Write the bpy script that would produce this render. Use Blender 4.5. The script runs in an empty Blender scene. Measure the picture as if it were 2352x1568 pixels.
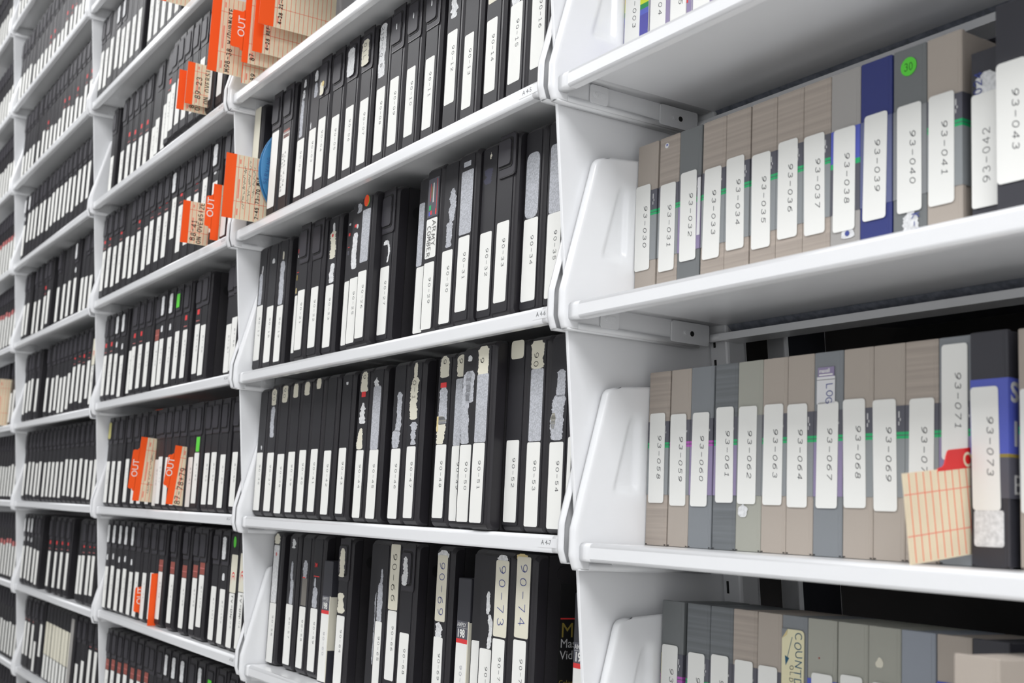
import bpy, bmesh, math, random
from mathutils import Vector, Matrix
random.seed(7)
sc = bpy.context.scene
COL = sc.collection
# ---------------------------------------------------------------- camera
W = 0.914            # width of one bay of shelving
P = 0.22821          # height from shelf to shelf
TH = 0.10433         # shelves slope back by this angle
Z7 = 1.15            # height of the shelf tagged A 4-7 above the floor
CAM = (0.97747, -0.68363, Z7 + 0.08388)
YAW, PIT, ROLL, FPX = 1.0014, 0.08976, -0.04044, 2819.6
cam_d = bpy.data.cameras.new('camera'); cam = bpy.data.objects.new('camera', cam_d); COL.objects.link(cam)
_f = Vector((-math.sin(YAW)*math.cos(PIT), math.cos(YAW)*math.cos(PIT), math.sin(PIT)))
_r = Vector((math.cos(YAW), math.sin(YAW), 0)); _u = _r.cross(_f)
_r2 = _r*math.cos(ROLL) + _u*math.sin(ROLL); _u2 = -_r*math.sin(ROLL) + _u*math.cos(ROLL)
M = Matrix((( _r2.x, _u2.x, -_f.x, CAM[0]), (_r2.y, _u2.y, -_f.y, CAM[1]), (_r2.z, _u2.z, -_f.z, CAM[2]), (0,0,0,1)))
cam.matrix_world = M
cam_d.sensor_width = 36.0; cam_d.lens = FPX/2352*36; cam_d.clip_start = .02
cam_d.dof.use_dof = True; cam_d.dof.focus_distance = 1.42; cam_d.dof.aperture_fstop = 9.5
sc.camera = cam
# ---------------------------------------------------------------- light
wd = bpy.data.worlds.new('room_air'); sc.world = wd; wd.use_nodes = True
wd.node_tree.nodes['Background'].inputs[0].default_value = (.98,.99,1,1)
wd.node_tree.nodes['Background'].inputs[1].default_value = .78
def area(name, loc, sx, sy, power, rot=(0,0,0)):
    l = bpy.data.lights.new(name, 'AREA'); l.shape = 'RECTANGLE'; l.size = sx; l.size_y = sy; l.energy = power
    l.color = (.99,.992,1)
    o = bpy.data.objects.new(name, l); o.location = loc; o.rotation_euler = rot; COL.objects.link(o); return o
LIGHTS = [(-2.9,-.95),(-.5,-.95),(2.3,-.95)]
for lx, ly in LIGHTS: area('fluorescent_lamp', (lx,ly,3.02), 1.9, .8, {2.3:58,-.5:21,-2.9:33}[lx])
vs = sc.view_settings; vs.view_transform = 'Standard'; vs.look = 'None'; vs.gamma = 1; vs.exposure = .09
sc.display_settings.display_device = 'sRGB'
# ---------------------------------------------------------------- materials
def lin(c): return tuple(((x/255+.055)/1.055)**2.4 if x > 10 else x/255/12.92 for x in c)
MATS = {}
def mat(name, rgb, rough=.5, spec=.5, bump=None, streak=0, mottle=None, coat=0, emit=0):
    if name in MATS: return MATS[name]
    m = bpy.data.materials.new(name); m.use_nodes = True; nt = m.node_tree; b = nt.nodes['Principled BSDF']
    c = lin(rgb); b.inputs['Base Color'].default_value = (*c,1); b.inputs['Roughness'].default_value = rough
    b.inputs['Specular IOR Level'].default_value = spec; b.inputs['Coat Weight'].default_value = coat
    b.inputs['Coat Roughness'].default_value = .12
    if emit:
        b.inputs['Emission Color'].default_value = (1,1,1,1); b.inputs['Emission Strength'].default_value = emit
    tc = nt.nodes.new('ShaderNodeTexCoord')
    if bump:
        n = nt.nodes.new('ShaderNodeTexNoise'); n.inputs['Scale'].default_value = bump[0]; n.inputs['Detail'].default_value = 2
        nt.links.new(tc.outputs['Object'], n.inputs['Vector'])
        bp = nt.nodes.new('ShaderNodeBump'); bp.inputs['Strength'].default_value = bump[1]; bp.inputs['Distance'].default_value = .0006
        nt.links.new(n.outputs['Fac'], bp.inputs['Height']); nt.links.new(bp.outputs['Normal'], b.inputs['Normal'])
    if streak or mottle:
        mp = nt.nodes.new('ShaderNodeMapping'); nt.links.new(tc.outputs['Object'], mp.inputs['Vector'])
        mp.inputs['Scale'].default_value = (6,6,230) if streak else (mottle[0],)*3
        n = nt.nodes.new('ShaderNodeTexNoise'); n.inputs['Scale'].default_value = 1; n.inputs['Detail'].default_value = 3
        nt.links.new(mp.outputs[0], n.inputs['Vector'])
        r = nt.nodes.new('ShaderNodeValToRGB'); nt.links.new(n.outputs['Fac'], r.inputs[0])
        a = streak if streak else mottle[1]
        r.color_ramp.elements[0].position = .35; r.color_ramp.elements[1].position = .65
        r.color_ramp.elements[0].color = (*[x*(1-a) for x in c],1); r.color_ramp.elements[1].color = (*[min(1,x*(1+a)) for x in c],1)
        nt.links.new(r.outputs[0], b.inputs['Base Color'])
    MATS[name] = m; return m
WHITE = mat('white_enamel', (238,239,241), .28, .5, coat=.35)
WALLW = mat('white_wall_paint', (232,233,234), .8)
FLOOR = mat('pale_vinyl_floor', (222,221,218), .35, mottle=(3,.06))
RACKSHADE = mat('rack_shade_dark', (40,36,36), .8)  # near-black colour carries the shade among the cases of the rack behind
GALV = mat('galvanised_steel', (120,124,134), .35, .5, mottle=(160,.25))
SLOT = mat('slot_shadow_black', (14,13,14), .7)
BLK = mat('black_plastic', (36,34,38), .4, .45)
BLKF = mat('black_plastic_spine', (40,39,43), .5, .35, bump=(260,.08))
BLKT = mat('black_grained_plastic', (36,34,37), .55, .45, bump=(900,.6))
GRV = mat('black_groove', (12,11,12), .6)
LATCH = mat('latch_black_plastic', (56,54,60), .5, .35)
PAPER = mat('white_label_paper', (240,240,236), .7, .25)
INK = mat('typed_ink', (64,65,70), .8)
PEN = mat('pen_ink_black', (30,28,30), .8)
BLUEPEN = mat('pen_ink_blue', (66,78,150), .8)
TEALPEN = mat('pen_ink_teal', (40,92,120), .8)
CREAM = mat('aged_cream_paper', (226,222,205), .75, .2)
YELL = mat('yellowed_paper', (224,205,150), .75, .2)
YNOTE = mat('pale_yellow_label', (232,226,190), .75, .2)
FIBRE = mat('torn_paper_fibre', (184,186,192), .85, .2, mottle=(620,.2))
FIBREW = mat('torn_white_paper', (222,223,224), .85, .2, mottle=(300,.14))
RED = mat('printed_red', (226,58,60), .6)
REDP = mat('printed_pale_red', (205,120,118), .7)
BROWN = mat('printed_brown_red', (150,78,68), .6)
GREEN = mat('green_sticker', (92,214,62), .6)
ORDOT = mat('orange_sticker', (255,84,34), .6)
ORANGE = mat('orange_card_tab', (255,92,28), .6, .3)
REDTAB = mat('red_card_tab', (222,42,44), .35, .5)
CARD = mat('manila_card', (232,217,188), .75, .2, mottle=(40,.03))
RULE = mat('red_rule_line', (240,96,56), .7)
RULEP = mat('pale_red_rule_line', (238,140,118), .7)
BEIGE = mat('beige_plastic', (176,166,156), .45, .4, bump=(500,.12))
BEIGES = mat('streaked_beige_plastic', (172,161,151), .45, .4, streak=.1)
DGREY = mat('dark_grey_plastic', (116,119,120), .45, .4)
DGREYS = mat('streaked_dark_grey_plastic', (112,116,119), .45, .4, streak=.14)
BGREY = mat('blue_grey_plastic', (132,136,140), .45, .4)
LGREY = mat('light_grey_plastic', (166,163,160), .45, .4)
GGREY = mat('greenish_grey_plastic', (166,166,156), .45, .4)
LBLUE = mat('light_blue_grey_plastic', (150,156,166), .45, .4)
NAVY = mat('navy_plastic', (44,54,120), .4, .5)
CHARC = mat('charcoal_plastic', (54,54,61), .42, .5)
SLV_D = mat('sleeve_dark_grey', (88,88,98), .3, .5)
SLV_G = mat('sleeve_grey', (146,150,152), .3, .5)
SLV_P = mat('sleeve_purple', (146,134,168), .3, .5)
SLV_GR = mat('sleeve_green', (32,176,108), .3, .5)
SLV_M = mat('sleeve_magenta', (184,88,186), .3, .5)
SLV_B = mat('sleeve_blue', (84,96,190), .3, .5)
SLV_T = mat('sleeve_clear_film', (100,106,146), .25, .6)
SLV_W = mat('sleeve_white', (226,226,228), .3, .5)
YEL2 = mat('sleeve_yellow_green', (206,220,40), .4)
REEL = mat('blue_reel_plastic', (72,138,190), .35, .5)
GOLD = mat('printed_gold', (150,132,60), .6)
PRW = mat('printed_light_grey', (205,205,205), .6)
# ---------------------------------------------------------------- mesh helpers
class MB:
    def __init__(s): s.v = []; s.f = []; s.m = []; s.mats = []
    def mi(s, m):
        if m not in s.mats: s.mats.append(m)
        return s.mats.index(m)
    def add(s, vs, fs, m):
        b = len(s.v); s.v += [tuple(v) for v in vs]; i = s.mi(m)
        for f in fs: s.f.append(tuple(b+k for k in f)); s.m.append(i)
    def box(s, x0,x1,y0,y1,z0,z1, m):
        s.add([(x,y,z) for x in (x0,x1) for y in (y0,y1) for z in (z0,z1)],
              [(0,1,3,2),(4,6,7,5),(0,4,5,1),(2,3,7,6),(0,2,6,4),(1,5,7,3)], m)
    def prism(s, pts, a, b, m, axis='y', caps=True):
        # pts is a 2D outline; extruded from a to b along axis
        n = len(pts)
        def mk(p, t): return {'y': (p[0],t,p[1]), 'x': (t,p[0],p[1]), 'z': (p[0],p[1],t)}[axis]
        vs = [mk(p,a) for p in pts] + [mk(p,b) for p in pts]
        fs = [(i,(i+1)%n,n+(i+1)%n,n+i) for i in range(n)]
        if caps: fs += [tuple(range(n))[::-1], tuple(range(n,2*n))]
        s.add(vs, fs, m)
    def rings(s, rs, m, close=True):
        n = len(rs[0]); vs = [p for r in rs for p in r]; fs = []
        for j in range(len(rs)-1):
            for i in range(n): fs.append((j*n+i, j*n+(i+1)%n, (j+1)*n+(i+1)%n, (j+1)*n+i))
        if close: fs += [tuple(range(n))[::-1], tuple((len(rs)-1)*n+i for i in range(n))]
        s.add(vs, fs, m)
    def mesh(s, name):
        me = bpy.data.meshes.new(name); me.from_pydata(s.v, [], s.f)
        for m in s.mats: me.materials.append(m)
        me.polygons.foreach_set('material_index', s.m); me.update()
        bm = bmesh.new(); bm.from_mesh(me); bmesh.ops.recalc_face_normals(bm, faces=bm.faces); bm.to_mesh(me); bm.free()
        return me
def link(name, me, parent=None, loc=None, rot=None):
    o = bpy.data.objects.new(name, me); COL.objects.link(o)
    if parent: o.parent = parent
    if loc: o.location = loc
    if rot: o.rotation_euler = rot
    return o
def bevel(me, w, seg=2, ang=.6):
    bm = bmesh.new(); bm.from_mesh(me)
    es = [e for e in bm.edges if len(e.link_faces)==2 and e.calc_face_angle(0) > ang]
    bmesh.ops.bevel(bm, geom=es, offset=w, segments=seg, profile=.5, affect='EDGES', clamp_overlap=True)
    bm.to_mesh(me); bm.free()
    for p in me.polygons: p.use_smooth = False
    return me
def rr(x0,x1,z0,z1,r,n=4, corners=(1,1,1,1)):
    # outline of a rounded rectangle, corners bl br tr tl
    pts = []
    for (cx,cz,a0,on,px,pz) in ((x0+r,z0+r,180,corners[0],x0,z0),(x1-r,z0+r,270,corners[1],x1,z0),(x1-r,z1-r,0,corners[2],x1,z1),(x0+r,z1-r,90,corners[3],x0,z1)):
        if not on: pts.append((px,pz)); continue
        for i in range(n+1):
            a = math.radians(a0+90*i/n); pts.append((cx+r*math.cos(a), cz+r*math.sin(a)))
    return pts
# ---------------------------------------------------------------- writing
def ell(cx,cy,rx,ry,a0,a1,n=9): return [(cx+rx*math.cos(math.radians(a0+(a1-a0)*i/n)), cy+ry*math.sin(math.radians(a0+(a1-a0)*i/n))) for i in range(n+1)]
G = {
'0':[ell(.5,.5,.42,.5,0,360,14)], '1':[[(.2,.82),(.5,1),(.5,0)],[(.2,0),(.8,0)]],
'2':[ell(.5,.72,.4,.28,170,-30,7)+[(.08,0),(.92,0)]], '3':[ell(.47,.75,.36,.25,150,-80,7),ell(.47,.26,.42,.27,85,-155,8)],
'4':[[(.72,0),(.72,1),(.05,.3),(.95,.3)]], '5':[[(.85,1),(.22,1),(.15,.56)]+ell(.48,.33,.4,.33,130,-150,9)],
'6':[[(.8,1)]+ell(.75,.35,.68,.6,120,180,4)+ell(.5,.31,.42,.31,180,540,12)], '7':[[(.08,1),(.92,1),(.35,0)]],
'8':[ell(.5,.75,.33,.25,0,360,12),ell(.5,.26,.42,.26,0,360,12)], '9':[[(.2,0)]+ell(.25,.65,.68,.6,-60,0,4)+ell(.5,.69,.42,.31,0,360,12)],
'-':[[(.1,.48),(.9,.48)]], '/':[[(.1,-.1),(.9,1.1)]], '+':[[(.1,.45),(.9,.45)],[(.5,.1),(.5,.8)]], ' ':[], '.':[[(.4,0),(.6,.05)]],
'A':[[(0,0),(.5,1),(1,0)],[(.2,.38),(.8,.38)]], 'B':[[(.1,0),(.1,1),(.6,1),(.8,.78),(.6,.54),(.1,.54)],[(.6,.54),(.9,.28),(.6,0),(.1,0)]],
'C':[ell(.55,.5,.5,.5,50,310,10)], 'D':[[(.1,0),(.1,1),(.5,1),(.9,.7),(.9,.3),(.5,0),(.1,0)]], 'E':[[(.85,1),(.12,1),(.12,0),(.88,0)],[(.12,.52),(.7,.52)]],
'F':[[(.85,1),(.12,1),(.12,0)],[(.12,.52),(.7,.52)]],
'G':[ell(.55,.5,.5,.5,50,330,10)+[(.95,.45),(.6,.45)]], 'H':[[(.1,0),(.1,1)],[(.9,0),(.9,1)],[(.1,.5),(.9,.5)]], 'I':[[(.5,0),(.5,1)]], 'K':[[(.1,0),(.1,1)],[(.85,1),(.12,.45),(.9,0)]], 'L':[[(.15,1),(.15,0),(.85,0)]],
'M':[[(0,0),(.12,1),(.5,.35),(.88,1),(1,0)]], 'N':[[(.08,0),(.08,1),(.92,0),(.92,1)]], 'O':[ell(.5,.5,.46,.5,0,360,12)],
'P':[[(.1,0),(.1,1),(.65,1),(.88,.76),(.65,.5),(.1,.5)]], 'R':[[(.1,0),(.1,1),(.65,1),(.88,.76),(.65,.5),(.1,.5)],[(.5,.5),(.9,0)]],
'S':[ell(.5,.75,.36,.25,40,250,7)+ell(.5,.26,.4,.26,90,-140,8)], 'T':[[(0,1),(1,1)],[(.5,1),(.5,0)]], 'U':[[(.08,1),(.08,.35)]+ell(.5,.35,.42,.35,180,360,7)+[(.92,1)]],
'V':[[(0,1),(.5,0),(1,1)]], 'W':[[(0,1),(.25,0),(.5,.7),(.75,0),(1,1)]], 'X':[[(0,0),(1,1)],[(0,1),(1,0)]], 'Y':[[(0,1),(.5,.5),(1,1)],[(.5,.5),(.5,0)]], 'Z':[[(0,1),(1,1),(0,0),(1,0)]],
}
def write(mb, txt, org, adv, up, ch, cw, gap, lw, m, jit=0, slant=0):
    """strokes laid from org; adv, up are unit vectors; ch, cw glyph size, gap between, lw stroke width"""
    org = Vector(org); adv = Vector(adv); up = Vector(up); n = adv.cross(up); x = 0
    for c in txt:
        dy = random.uniform(-jit,jit)*ch; sk = random.uniform(-jit,jit)+slant
        for st in G.get(c, []):
            pts = [org + adv*(x+(p[0]+sk*p[1])*cw) + up*(p[1]*ch+dy) for p in st]
            for a, b in zip(pts, pts[1:]):
                d = (b-a)
                if d.length < 1e-7: continue
                d.normalize(); s = d.cross(n).normalized()*lw/2; e = d*lw*.35
                mb.add([a-e-s, b+e-s, b+e+s, a-e+s], [(0,1,2,3)], m)
        x += cw+gap
    return x
_fc = {}
def font(mb, txt, org, adv, up, size, m, squeeze=1, bold=0):
    """printed lettering in the built-in font"""
    key = (txt, bold)
    if key not in _fc:
        cu = bpy.data.curves.new('lettering', 'FONT'); cu.body = txt; cu.size = 1; cu.offset = bold; cu.resolution_u = 3
        ob = bpy.data.objects.new('lettering', cu); COL.objects.link(ob)
        me = ob.to_mesh(); _fc[key] = ([v.co.copy() for v in me.vertices], [tuple(p.vertices) for p in me.polygons])
        ob.to_mesh_clear(); bpy.data.objects.remove(ob); bpy.data.curves.remove(cu)
    vs, fs = _fc[key]; org = Vector(org); adv = Vector(adv); up = Vector(up)
    mb.add([org + adv*(v.x*size*squeeze) + up*(v.y*size) for v in vs], fs, m)
# ---------------------------------------------------------------- frames of reference
ROWS={
(-1,5):[('',100.8,16,1,4.2,19.3,141.3,27.7),('',148.5,16,1,4.2,28.6,130.7,25.0),('90-02',208.5,16,0,4.2,15.8,102.7,25.8),('90-03',252.3,16,0,4.2,19.6,107.8,23.8),('90-04',292.9,12.5,1,4.2,24.6,113.2,24.5),('90-05',333.6,15.5,1,4.2,17.7,106.3,24.5),('90-06',379.2,16,1,4.2,19.6,107.9,24.5),('90-07',424.8,16,1,4.2,16.3,105.5,24.9),('90-08',475.1,16,0,4.2,18.7,107.3,23.9),('90-09',515.8,15.5,1,4.2,20.4,109.4,23.6),('90-10',560.9,16,1,4.2,21.5,110,22.3),('90-11',608.7,16,1,4.2,18.7,108.1,22.3),('90-12',662.3,16,0,4.2,35.2,124.5,23.2),('90-13',704.6,16,2,4.2,19,108,20.4),('90-14',754.4,16,0,4.2,24,109.1,22.1),('90-15',803.6,16,0,4.2,20.8,110,23.6),('90-16',847.5,16,0,4.2,24.7,116.7,24.9)],
(-1,6):[('90-17',14.7,20.5,0,4.2,19.8,108.1,24.7),('90-18',58.4,21,0,4.2,13.3,102,26.1),('90-19',101.4,21,0,4.2,10.8,98,23.7),('90-20',171.2,21,0,4.2,18.3,105.1,23.5),('90-21',212.5,9,1,4.2,17.2,105.5,24.5),('90-22',253.5,12.5,1,4.2,17.2,105,24.5),('90-23',294.7,17.5,0,4.2,14.3,103.1,24.5),('90-24',349.8,21,0,4.2,12.6,101.5,23.5),('90-25',391.2,9.5,0,4.2,9.7,98.2,24.5),('90-26',432.2,3,0,4.2,11.9,100.7,24.5),('90-27',473.5,15,1,4.2,13.3,101.7,24.5),('90-28',561.5,21,0,4.2,7,89.4,23.5),('90-29',602.1,10.5,0,4.2,6,86.9,24.5),('90-30',642.8,12,0,4.2,8.6,95.1,24.5),('90-31',684,9.5,0,4.2,17.5,104.3,24.5),('90-32',724.6,15,0,4.2,14.8,102.9,24.5),('90-33',765.5,11,2,4.2,17.9,106.8,24.5),('90-34',806.6,20,0,4.2,15.1,104.2,26.6),('90-35',849.9,21,0,4.2,13.5,102.5,24.9)],
(-1,7):[('90-36',15.9,16,0,4.2,9.6,100,24.5),('90-37',59.7,16,0,4.2,9.2,98.9,26.5),('90-38',103.6,16,0,4.2,6.7,96,26.3),('90-39',146.5,16,0,4.2,9.2,98.5,25.3),('90-40',188.9,16,0,4.2,10.6,100.1,23.9),('90-41',230.2,16,0,4.2,11.4,100.6,23.4),('90-42',277.6,16,0,4.2,8.5,97.3,23.5),('90-43',327.7,16,0,4.2,10.7,100,22.8),('90-44',382.9,16,0,4.2,6.4,95.5,22.2),('90-45',424.3,15.5,0,4.2,6.2,95.3,25.5),('90-46',486.9,16,0,4.2,7.7,95,24.5),('90-47',529.1,16,0,4.2,9.3,96.8,22.8),('90-48',603,16,0,4.2,11.1,97,24.7),('90-49',644.1,15.5,0,4.2,8.8,94.6,23.5),('90-50',684.7,2.5,0,4.2,8.3,93.6,24.5),('90-51',725.2,-4,0,3,8.1,94,24.5),('90-52',766.4,13,0,4.2,10.3,97.1,24.5),('90-53',807.2,13,0,4.2,6.9,93.9,24.5),('90-54',848.3,13.5,0,4.2,5.9,92.9,24.5),('90-55',889.5,9,0,4.2,9.9,96.8,24.5)],
(-1,8):[('90-56',14.9,32.5,0,4.2,4.2,95,25.2),('90-57',81.9,33,0,4.2,9,98.2,24.8),('90-58',132.8,33,0,4.2,9.7,98.8,22.1),('90-59',175.7,33,0,4.2,10.5,99.8,24.1),('90-64',268.3,33,1,4.2,4,97.6,25.0),('90-65',389.7,33,0,4.2,13.3,100.7,19.0),('90-66',430.8,30,0,4.2,31.1,118.1,24.5),('90-68',472,27,1,4.2,10.7,94.3,24.5),('90-69',551.8,33,0,4.2,11.6,97.2,21.8),('90-72',641.4,33,0,4.2,13,102.3,23.5),('90-7',682.5,19,0,4.2,8.9,98.2,24.5),('90-73',723.8,10,0,4.2,23.8,113.1,24.5),('90-74',764.7,11,0,4.2,33.4,115.9,24.5)],
(-2,3):[('L',15.4,9.5,116.1),('L',56.5,10,111.7),('N',97.9,9.5,123.2),('w',139.2,11.5,130.5),('w',181.6,12,120.3),('N',224.1,11,118.5),('N',266,12,118.7),('N',310.7,12,119.6),('w',399.8,12,112),('w',441.8,12,112),('N',486.8,12,112),('N',532.8,12,112),('N',577.8,12,112)],
(-2,4):[('L',87.9,12,86.1),('L',173.6,12,78.3),('r',222.3,12,81.4),('r',267.7,12,75.3),('r',314.2,12,76.2),('r',358.3,12,73.4),('N',409.2,12,72.5),('L',450.6,7,78.4),('N',492.5,8,96.6),('r',533.9,2,106.6),('L',574.5,-3,111.1),('L',615,-4,112),('L',655.5,-4,112),('L',697.4,-2.5,112),('L',738,-1.5,112),('L',780.1,-0,112),('L',821.1,5,112)],
(-2,5):[('r',15.5,8.5,110.5),('r',57.3,9,112.7),('L',97.8,11,109.7),('r',139.4,12,111.9),('N',192,12,114.7),('L',234.4,12,108.8),('r',278.5,12,111.2),('L',330.9,12,111.8),('r',373.1,11,116.6),('r',419.1,12,115.7),('r',464.9,12,116.0),('w',512.9,12,144.7),('r',557.3,12,111.8),('L',602.6,12,118.6),('r',647.1,12,116.1),('L',692,12,140.1),('w',748.8,12,117.0),('L',809.8,12,99),('L',851.8,10,99)],
(-2,6):[('r',15.4,9,104.3),('r',56.1,10.5,104.4),('w',98.6,11,101.8),('w',143.3,12,94.0),('N',213.4,12,97.9),('r',254.3,6.5,102.0),('r',295.3,8.5,102.7),('L',337.6,11,103.5),('b',395.9,12,100.0),('w',437.9,9,100.0),('w',480.6,12,99.6),('g',526.1,12,105.8),('r',574.3,12,103.7),('r',644.7,12,106.1),('L',685.7,9.5,100.2),('L',813.9,12,87.5),('L',854.5,7,94.3)],
(-2,7):[('y',23,12,98.2),('L',68,12,98.2),('L',113.6,12,97.5),('L',177.9,12,101.1),('L',235.8,12,99),('L',282.8,12,99),('L',340.8,12,99),('L',390.1,12,96.3),('L',432.3,6,100.8),('L',474.2,6.5,99),('L',515.6,7.5,99),('L',556.7,8,99),('L',597.2,12,97.4),('g',638.8,9,104.2),('L',685.3,12,103.0),('L',727.1,10.5,103.3),('L',768.5,12,98.6),('L',826.7,12,101.6)],
(-2,8):[('w',15.6,8.5,93.6),('w',57.3,10,96.9),('w',99.2,12,92.3),('w',145.4,12,95.6),('w',195.1,12,92.0),('L',238.8,12,94.5),('L',292.8,12,95.9),('L',345.8,12,99),('b',397.6,12,104.5),('b',470.4,12,104.1),('b',543.8,12,101.7),('b',604.7,12,105.6),('b',645.7,10.5,113.4),('L',709.2,12,98.3),('w',754.7,12,96.7),('t',800.6,12,93.2),('t',841.7,12,97.2)],
(-2,9):[('b',15.6,4.5,107.1),('b',56.1,6,110.1),('b',97.7,8,109.0),('b',139,10,111.8),('b',183.7,12,108.2),('b',231.8,12,110.7),('b',282.7,12,113.7),('L',323.4,10,99),('L',368.8,12,99),('w',411.8,12,99),('w',459.8,12,99),('w',511.8,12,99),('L',565.8,12,99),('w',611.8,12,99),('g',665.8,12,99),('g',719.8,12,99),('g',777.8,12,99),('g',823.8,12,99)],
(-3,2):[('L',17,11.5,85),('L',59.8,12,85),('L',105.8,12,85),('L',151.8,12,85),('L',214.8,12,66),('L',261.8,12,66),('L',306.8,12,68),('L',357.8,12,66),('r',407.8,12,62),('r',454.8,12,63),('L',507.8,12,60),('L',554.8,12,57),('r',595.8,12,65),('r',648.8,12,63),('r',691.8,12,72),('L',736.8,12,61),('N',778.4,10.5,65),('L',820.3,11.5,95)],
(-3,3):[('L',49.8,12,74),('L',95.8,12,74),('L',141.8,12,74),('L',187.8,12,74),('L',254.8,12,68),('L',314.8,12,83),('r',364.8,12,71),('L',412.8,12,72),('L',462.8,12,64),('L',507.8,12,67),('r',551.8,12,80),('r',602.8,12,73),('L',645.8,12,63),('r',692.8,12,72),('L',737.8,12,61),('r',782.8,12,78),('r',829.8,12,78)],
(-3,4):[('w',35.8,12,110),('w',93.8,12,141),('L',142.8,12,139),('L',192.8,12,134),('L',250.8,12,133),('L',295.8,12,133),('L',357.8,12,128),('L',403.8,12,132),('L',447.8,12,134),('L',494.8,12,131),('L',543.8,12,130),('L',588.8,12,132),('L',638.8,12,126),('L',688.8,12,131),('L',737.8,12,130),('L',787.8,12,129)],
(-3,5):[('L',39.8,12,105),('L',85.8,12,105),('L',181.8,12,97),('L',238.8,12,95),('r',306.8,12,97),('L',349.8,12,107),('L',463.8,12,99),('N',532.8,12,98),('N',586.8,12,99),('w',644.8,12,98),('N',721.8,12,87),('L',764.1,11.5,84),('L',807.8,12,81)],
(-3,6):[('L',40.8,12,113),('L',89.8,12,116),('L',131.8,12,119),('L',200.8,12,114),('L',325.8,12,107),('L',392.8,12,102),('L',441.8,12,105),('L',486.8,12,96),('L',529.8,12,96),('L',574.8,12,101),('r',621.8,12,113),('r',669.8,12,115),('r',714.8,12,109),('r',764.8,12,116),('t',806.9,11.5,101)],
(-3,7):[('L',34.8,12,104),('L',92.8,12,108),('L',141.8,12,107),('L',190.8,12,103),('L',234.8,12,107),('L',294.8,12,103),('L',342.8,12,104),('L',389.8,12,103),('L',435.8,12,103),('L',484.8,12,102),('L',536.8,12,108),('L',583.8,12,107),('L',632.8,12,105),('L',685.8,12,107),('L',736.8,12,104),('L',782.8,12,101),('L',825.8,12,103)],
(-3,8):[('w',17,10,106),('w',58.8,12,107),('w',102.8,12,105),('L',154.8,12,103),('L',196.8,12,100),('r',337.8,12,106),('r',411.8,12,107),('r',472.8,12,109),('r',535.8,12,110),('N',661.8,12,110),('r',704.1,10,112),('r',750.8,12,114),('r',792.8,11.5,115)],
(-3,9):[('r',18.8,12,126),('r',61.8,12,126),('r',117.8,12,125),('L',158.8,12,84),('r',218.8,12,141),('c',288.8,12,142),('c',330.3,11,144),('c',372.5,10.5,144),('c',415.1,9,145),('c',456.5,7.5,145),('c',498.6,6.5,146),('c',539.8,5,146),('c',580.5,4.5,147),('N',622.1,-3,187),('L',663.7,4.5,86),('L',705.1,7,98),('r',745.8,12,127),('r',797.8,12,128)],
(-3,1):[('L',17.1,11.5,70),('L',60.8,12,75),('L',107.8,12,80),('L',154.8,12,70),('L',201.8,12,75),('L',248.8,12,80),('L',295.8,12,70),('L',342.8,12,75),('L',389.8,12,80),('L',436.8,12,70),('L',483.8,12,75),('L',530.8,12,80),('L',577.8,12,70),('L',624.8,12,75),('L',671.8,12,80),('L',718.8,12,70),('L',765.8,12,75),('L',812.8,12,80)],
(-3,10):[('L',16.2,11.5,100),('L',59.8,12,100),('L',105.8,12,100),('L',151.8,12,100),('L',197.8,12,100),('L',243.8,12,100),('L',289.8,12,100),('L',335.8,12,100),('L',381.8,12,100),('L',427.8,12,100),('L',473.8,12,100),('L',519.8,12,100),('L',565.8,12,100),('L',611.8,12,100),('L',657.8,12,100),('L',703.8,12,100),('L',749.8,12,100),('L',795.8,12,100)]}
DZ={(-3,1):16.0,(-3,2):0.8,(-3,3):-0.0,(-3,4):-6.8,(-3,5):-4.5,(-3,6):-5.9,(-3,7):4.6,(-3,8):1.5,(-3,9):1.6,(-2,2):-5.0,(-2,3):-2.0,(-2,4):-2.3,(-2,5):1.1,(-2,6):1.9,(-2,7):2.6,(-2,8):7.2,(-1,4):-2.6,(-1,5):0.9,(-1,6):-0.5,(-1,7):1.2,(-1,8):0.3,(0,5):-4.2,(0,6):-1.8,(0,7):-4.2}

BAYS = {0:'E', -1:'D', -2:'C', -3:'B', -4:'A'}
def dz(k, l):
    if k == -4: k = -3
    return DZ.get((k,l), 0)/1000
def shelf_z(k, l): return Z7 + (7-l)*P + dz(k,l)
def place(k, l, u=0, w=0, v=0):
    """world point of (u along the shelf, w into it, v up from it)"""
    return Vector((k*W+u, w*math.cos(TH)+v*math.sin(TH), shelf_z(k,l)-w*math.sin(TH)+v*math.cos(TH)))
ROT = (-TH, 0, 0)
def thing(name, label, cat, loc, rot=ROT, group=None):
    o = bpy.data.objects.new(name, None); COL.objects.link(o); o.empty_display_size = .02
    o.location = loc; o.rotation_euler = rot; tag(o, label, cat, group); return o
def tag(o, label, cat, group=None):
    o['label'] = label; o['category'] = cat
    if group: o['group'] = group
    return o
def structure(name, mb):
    o = link(name, mb.mesh(name)); o['kind'] = 'structure'; return o
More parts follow.
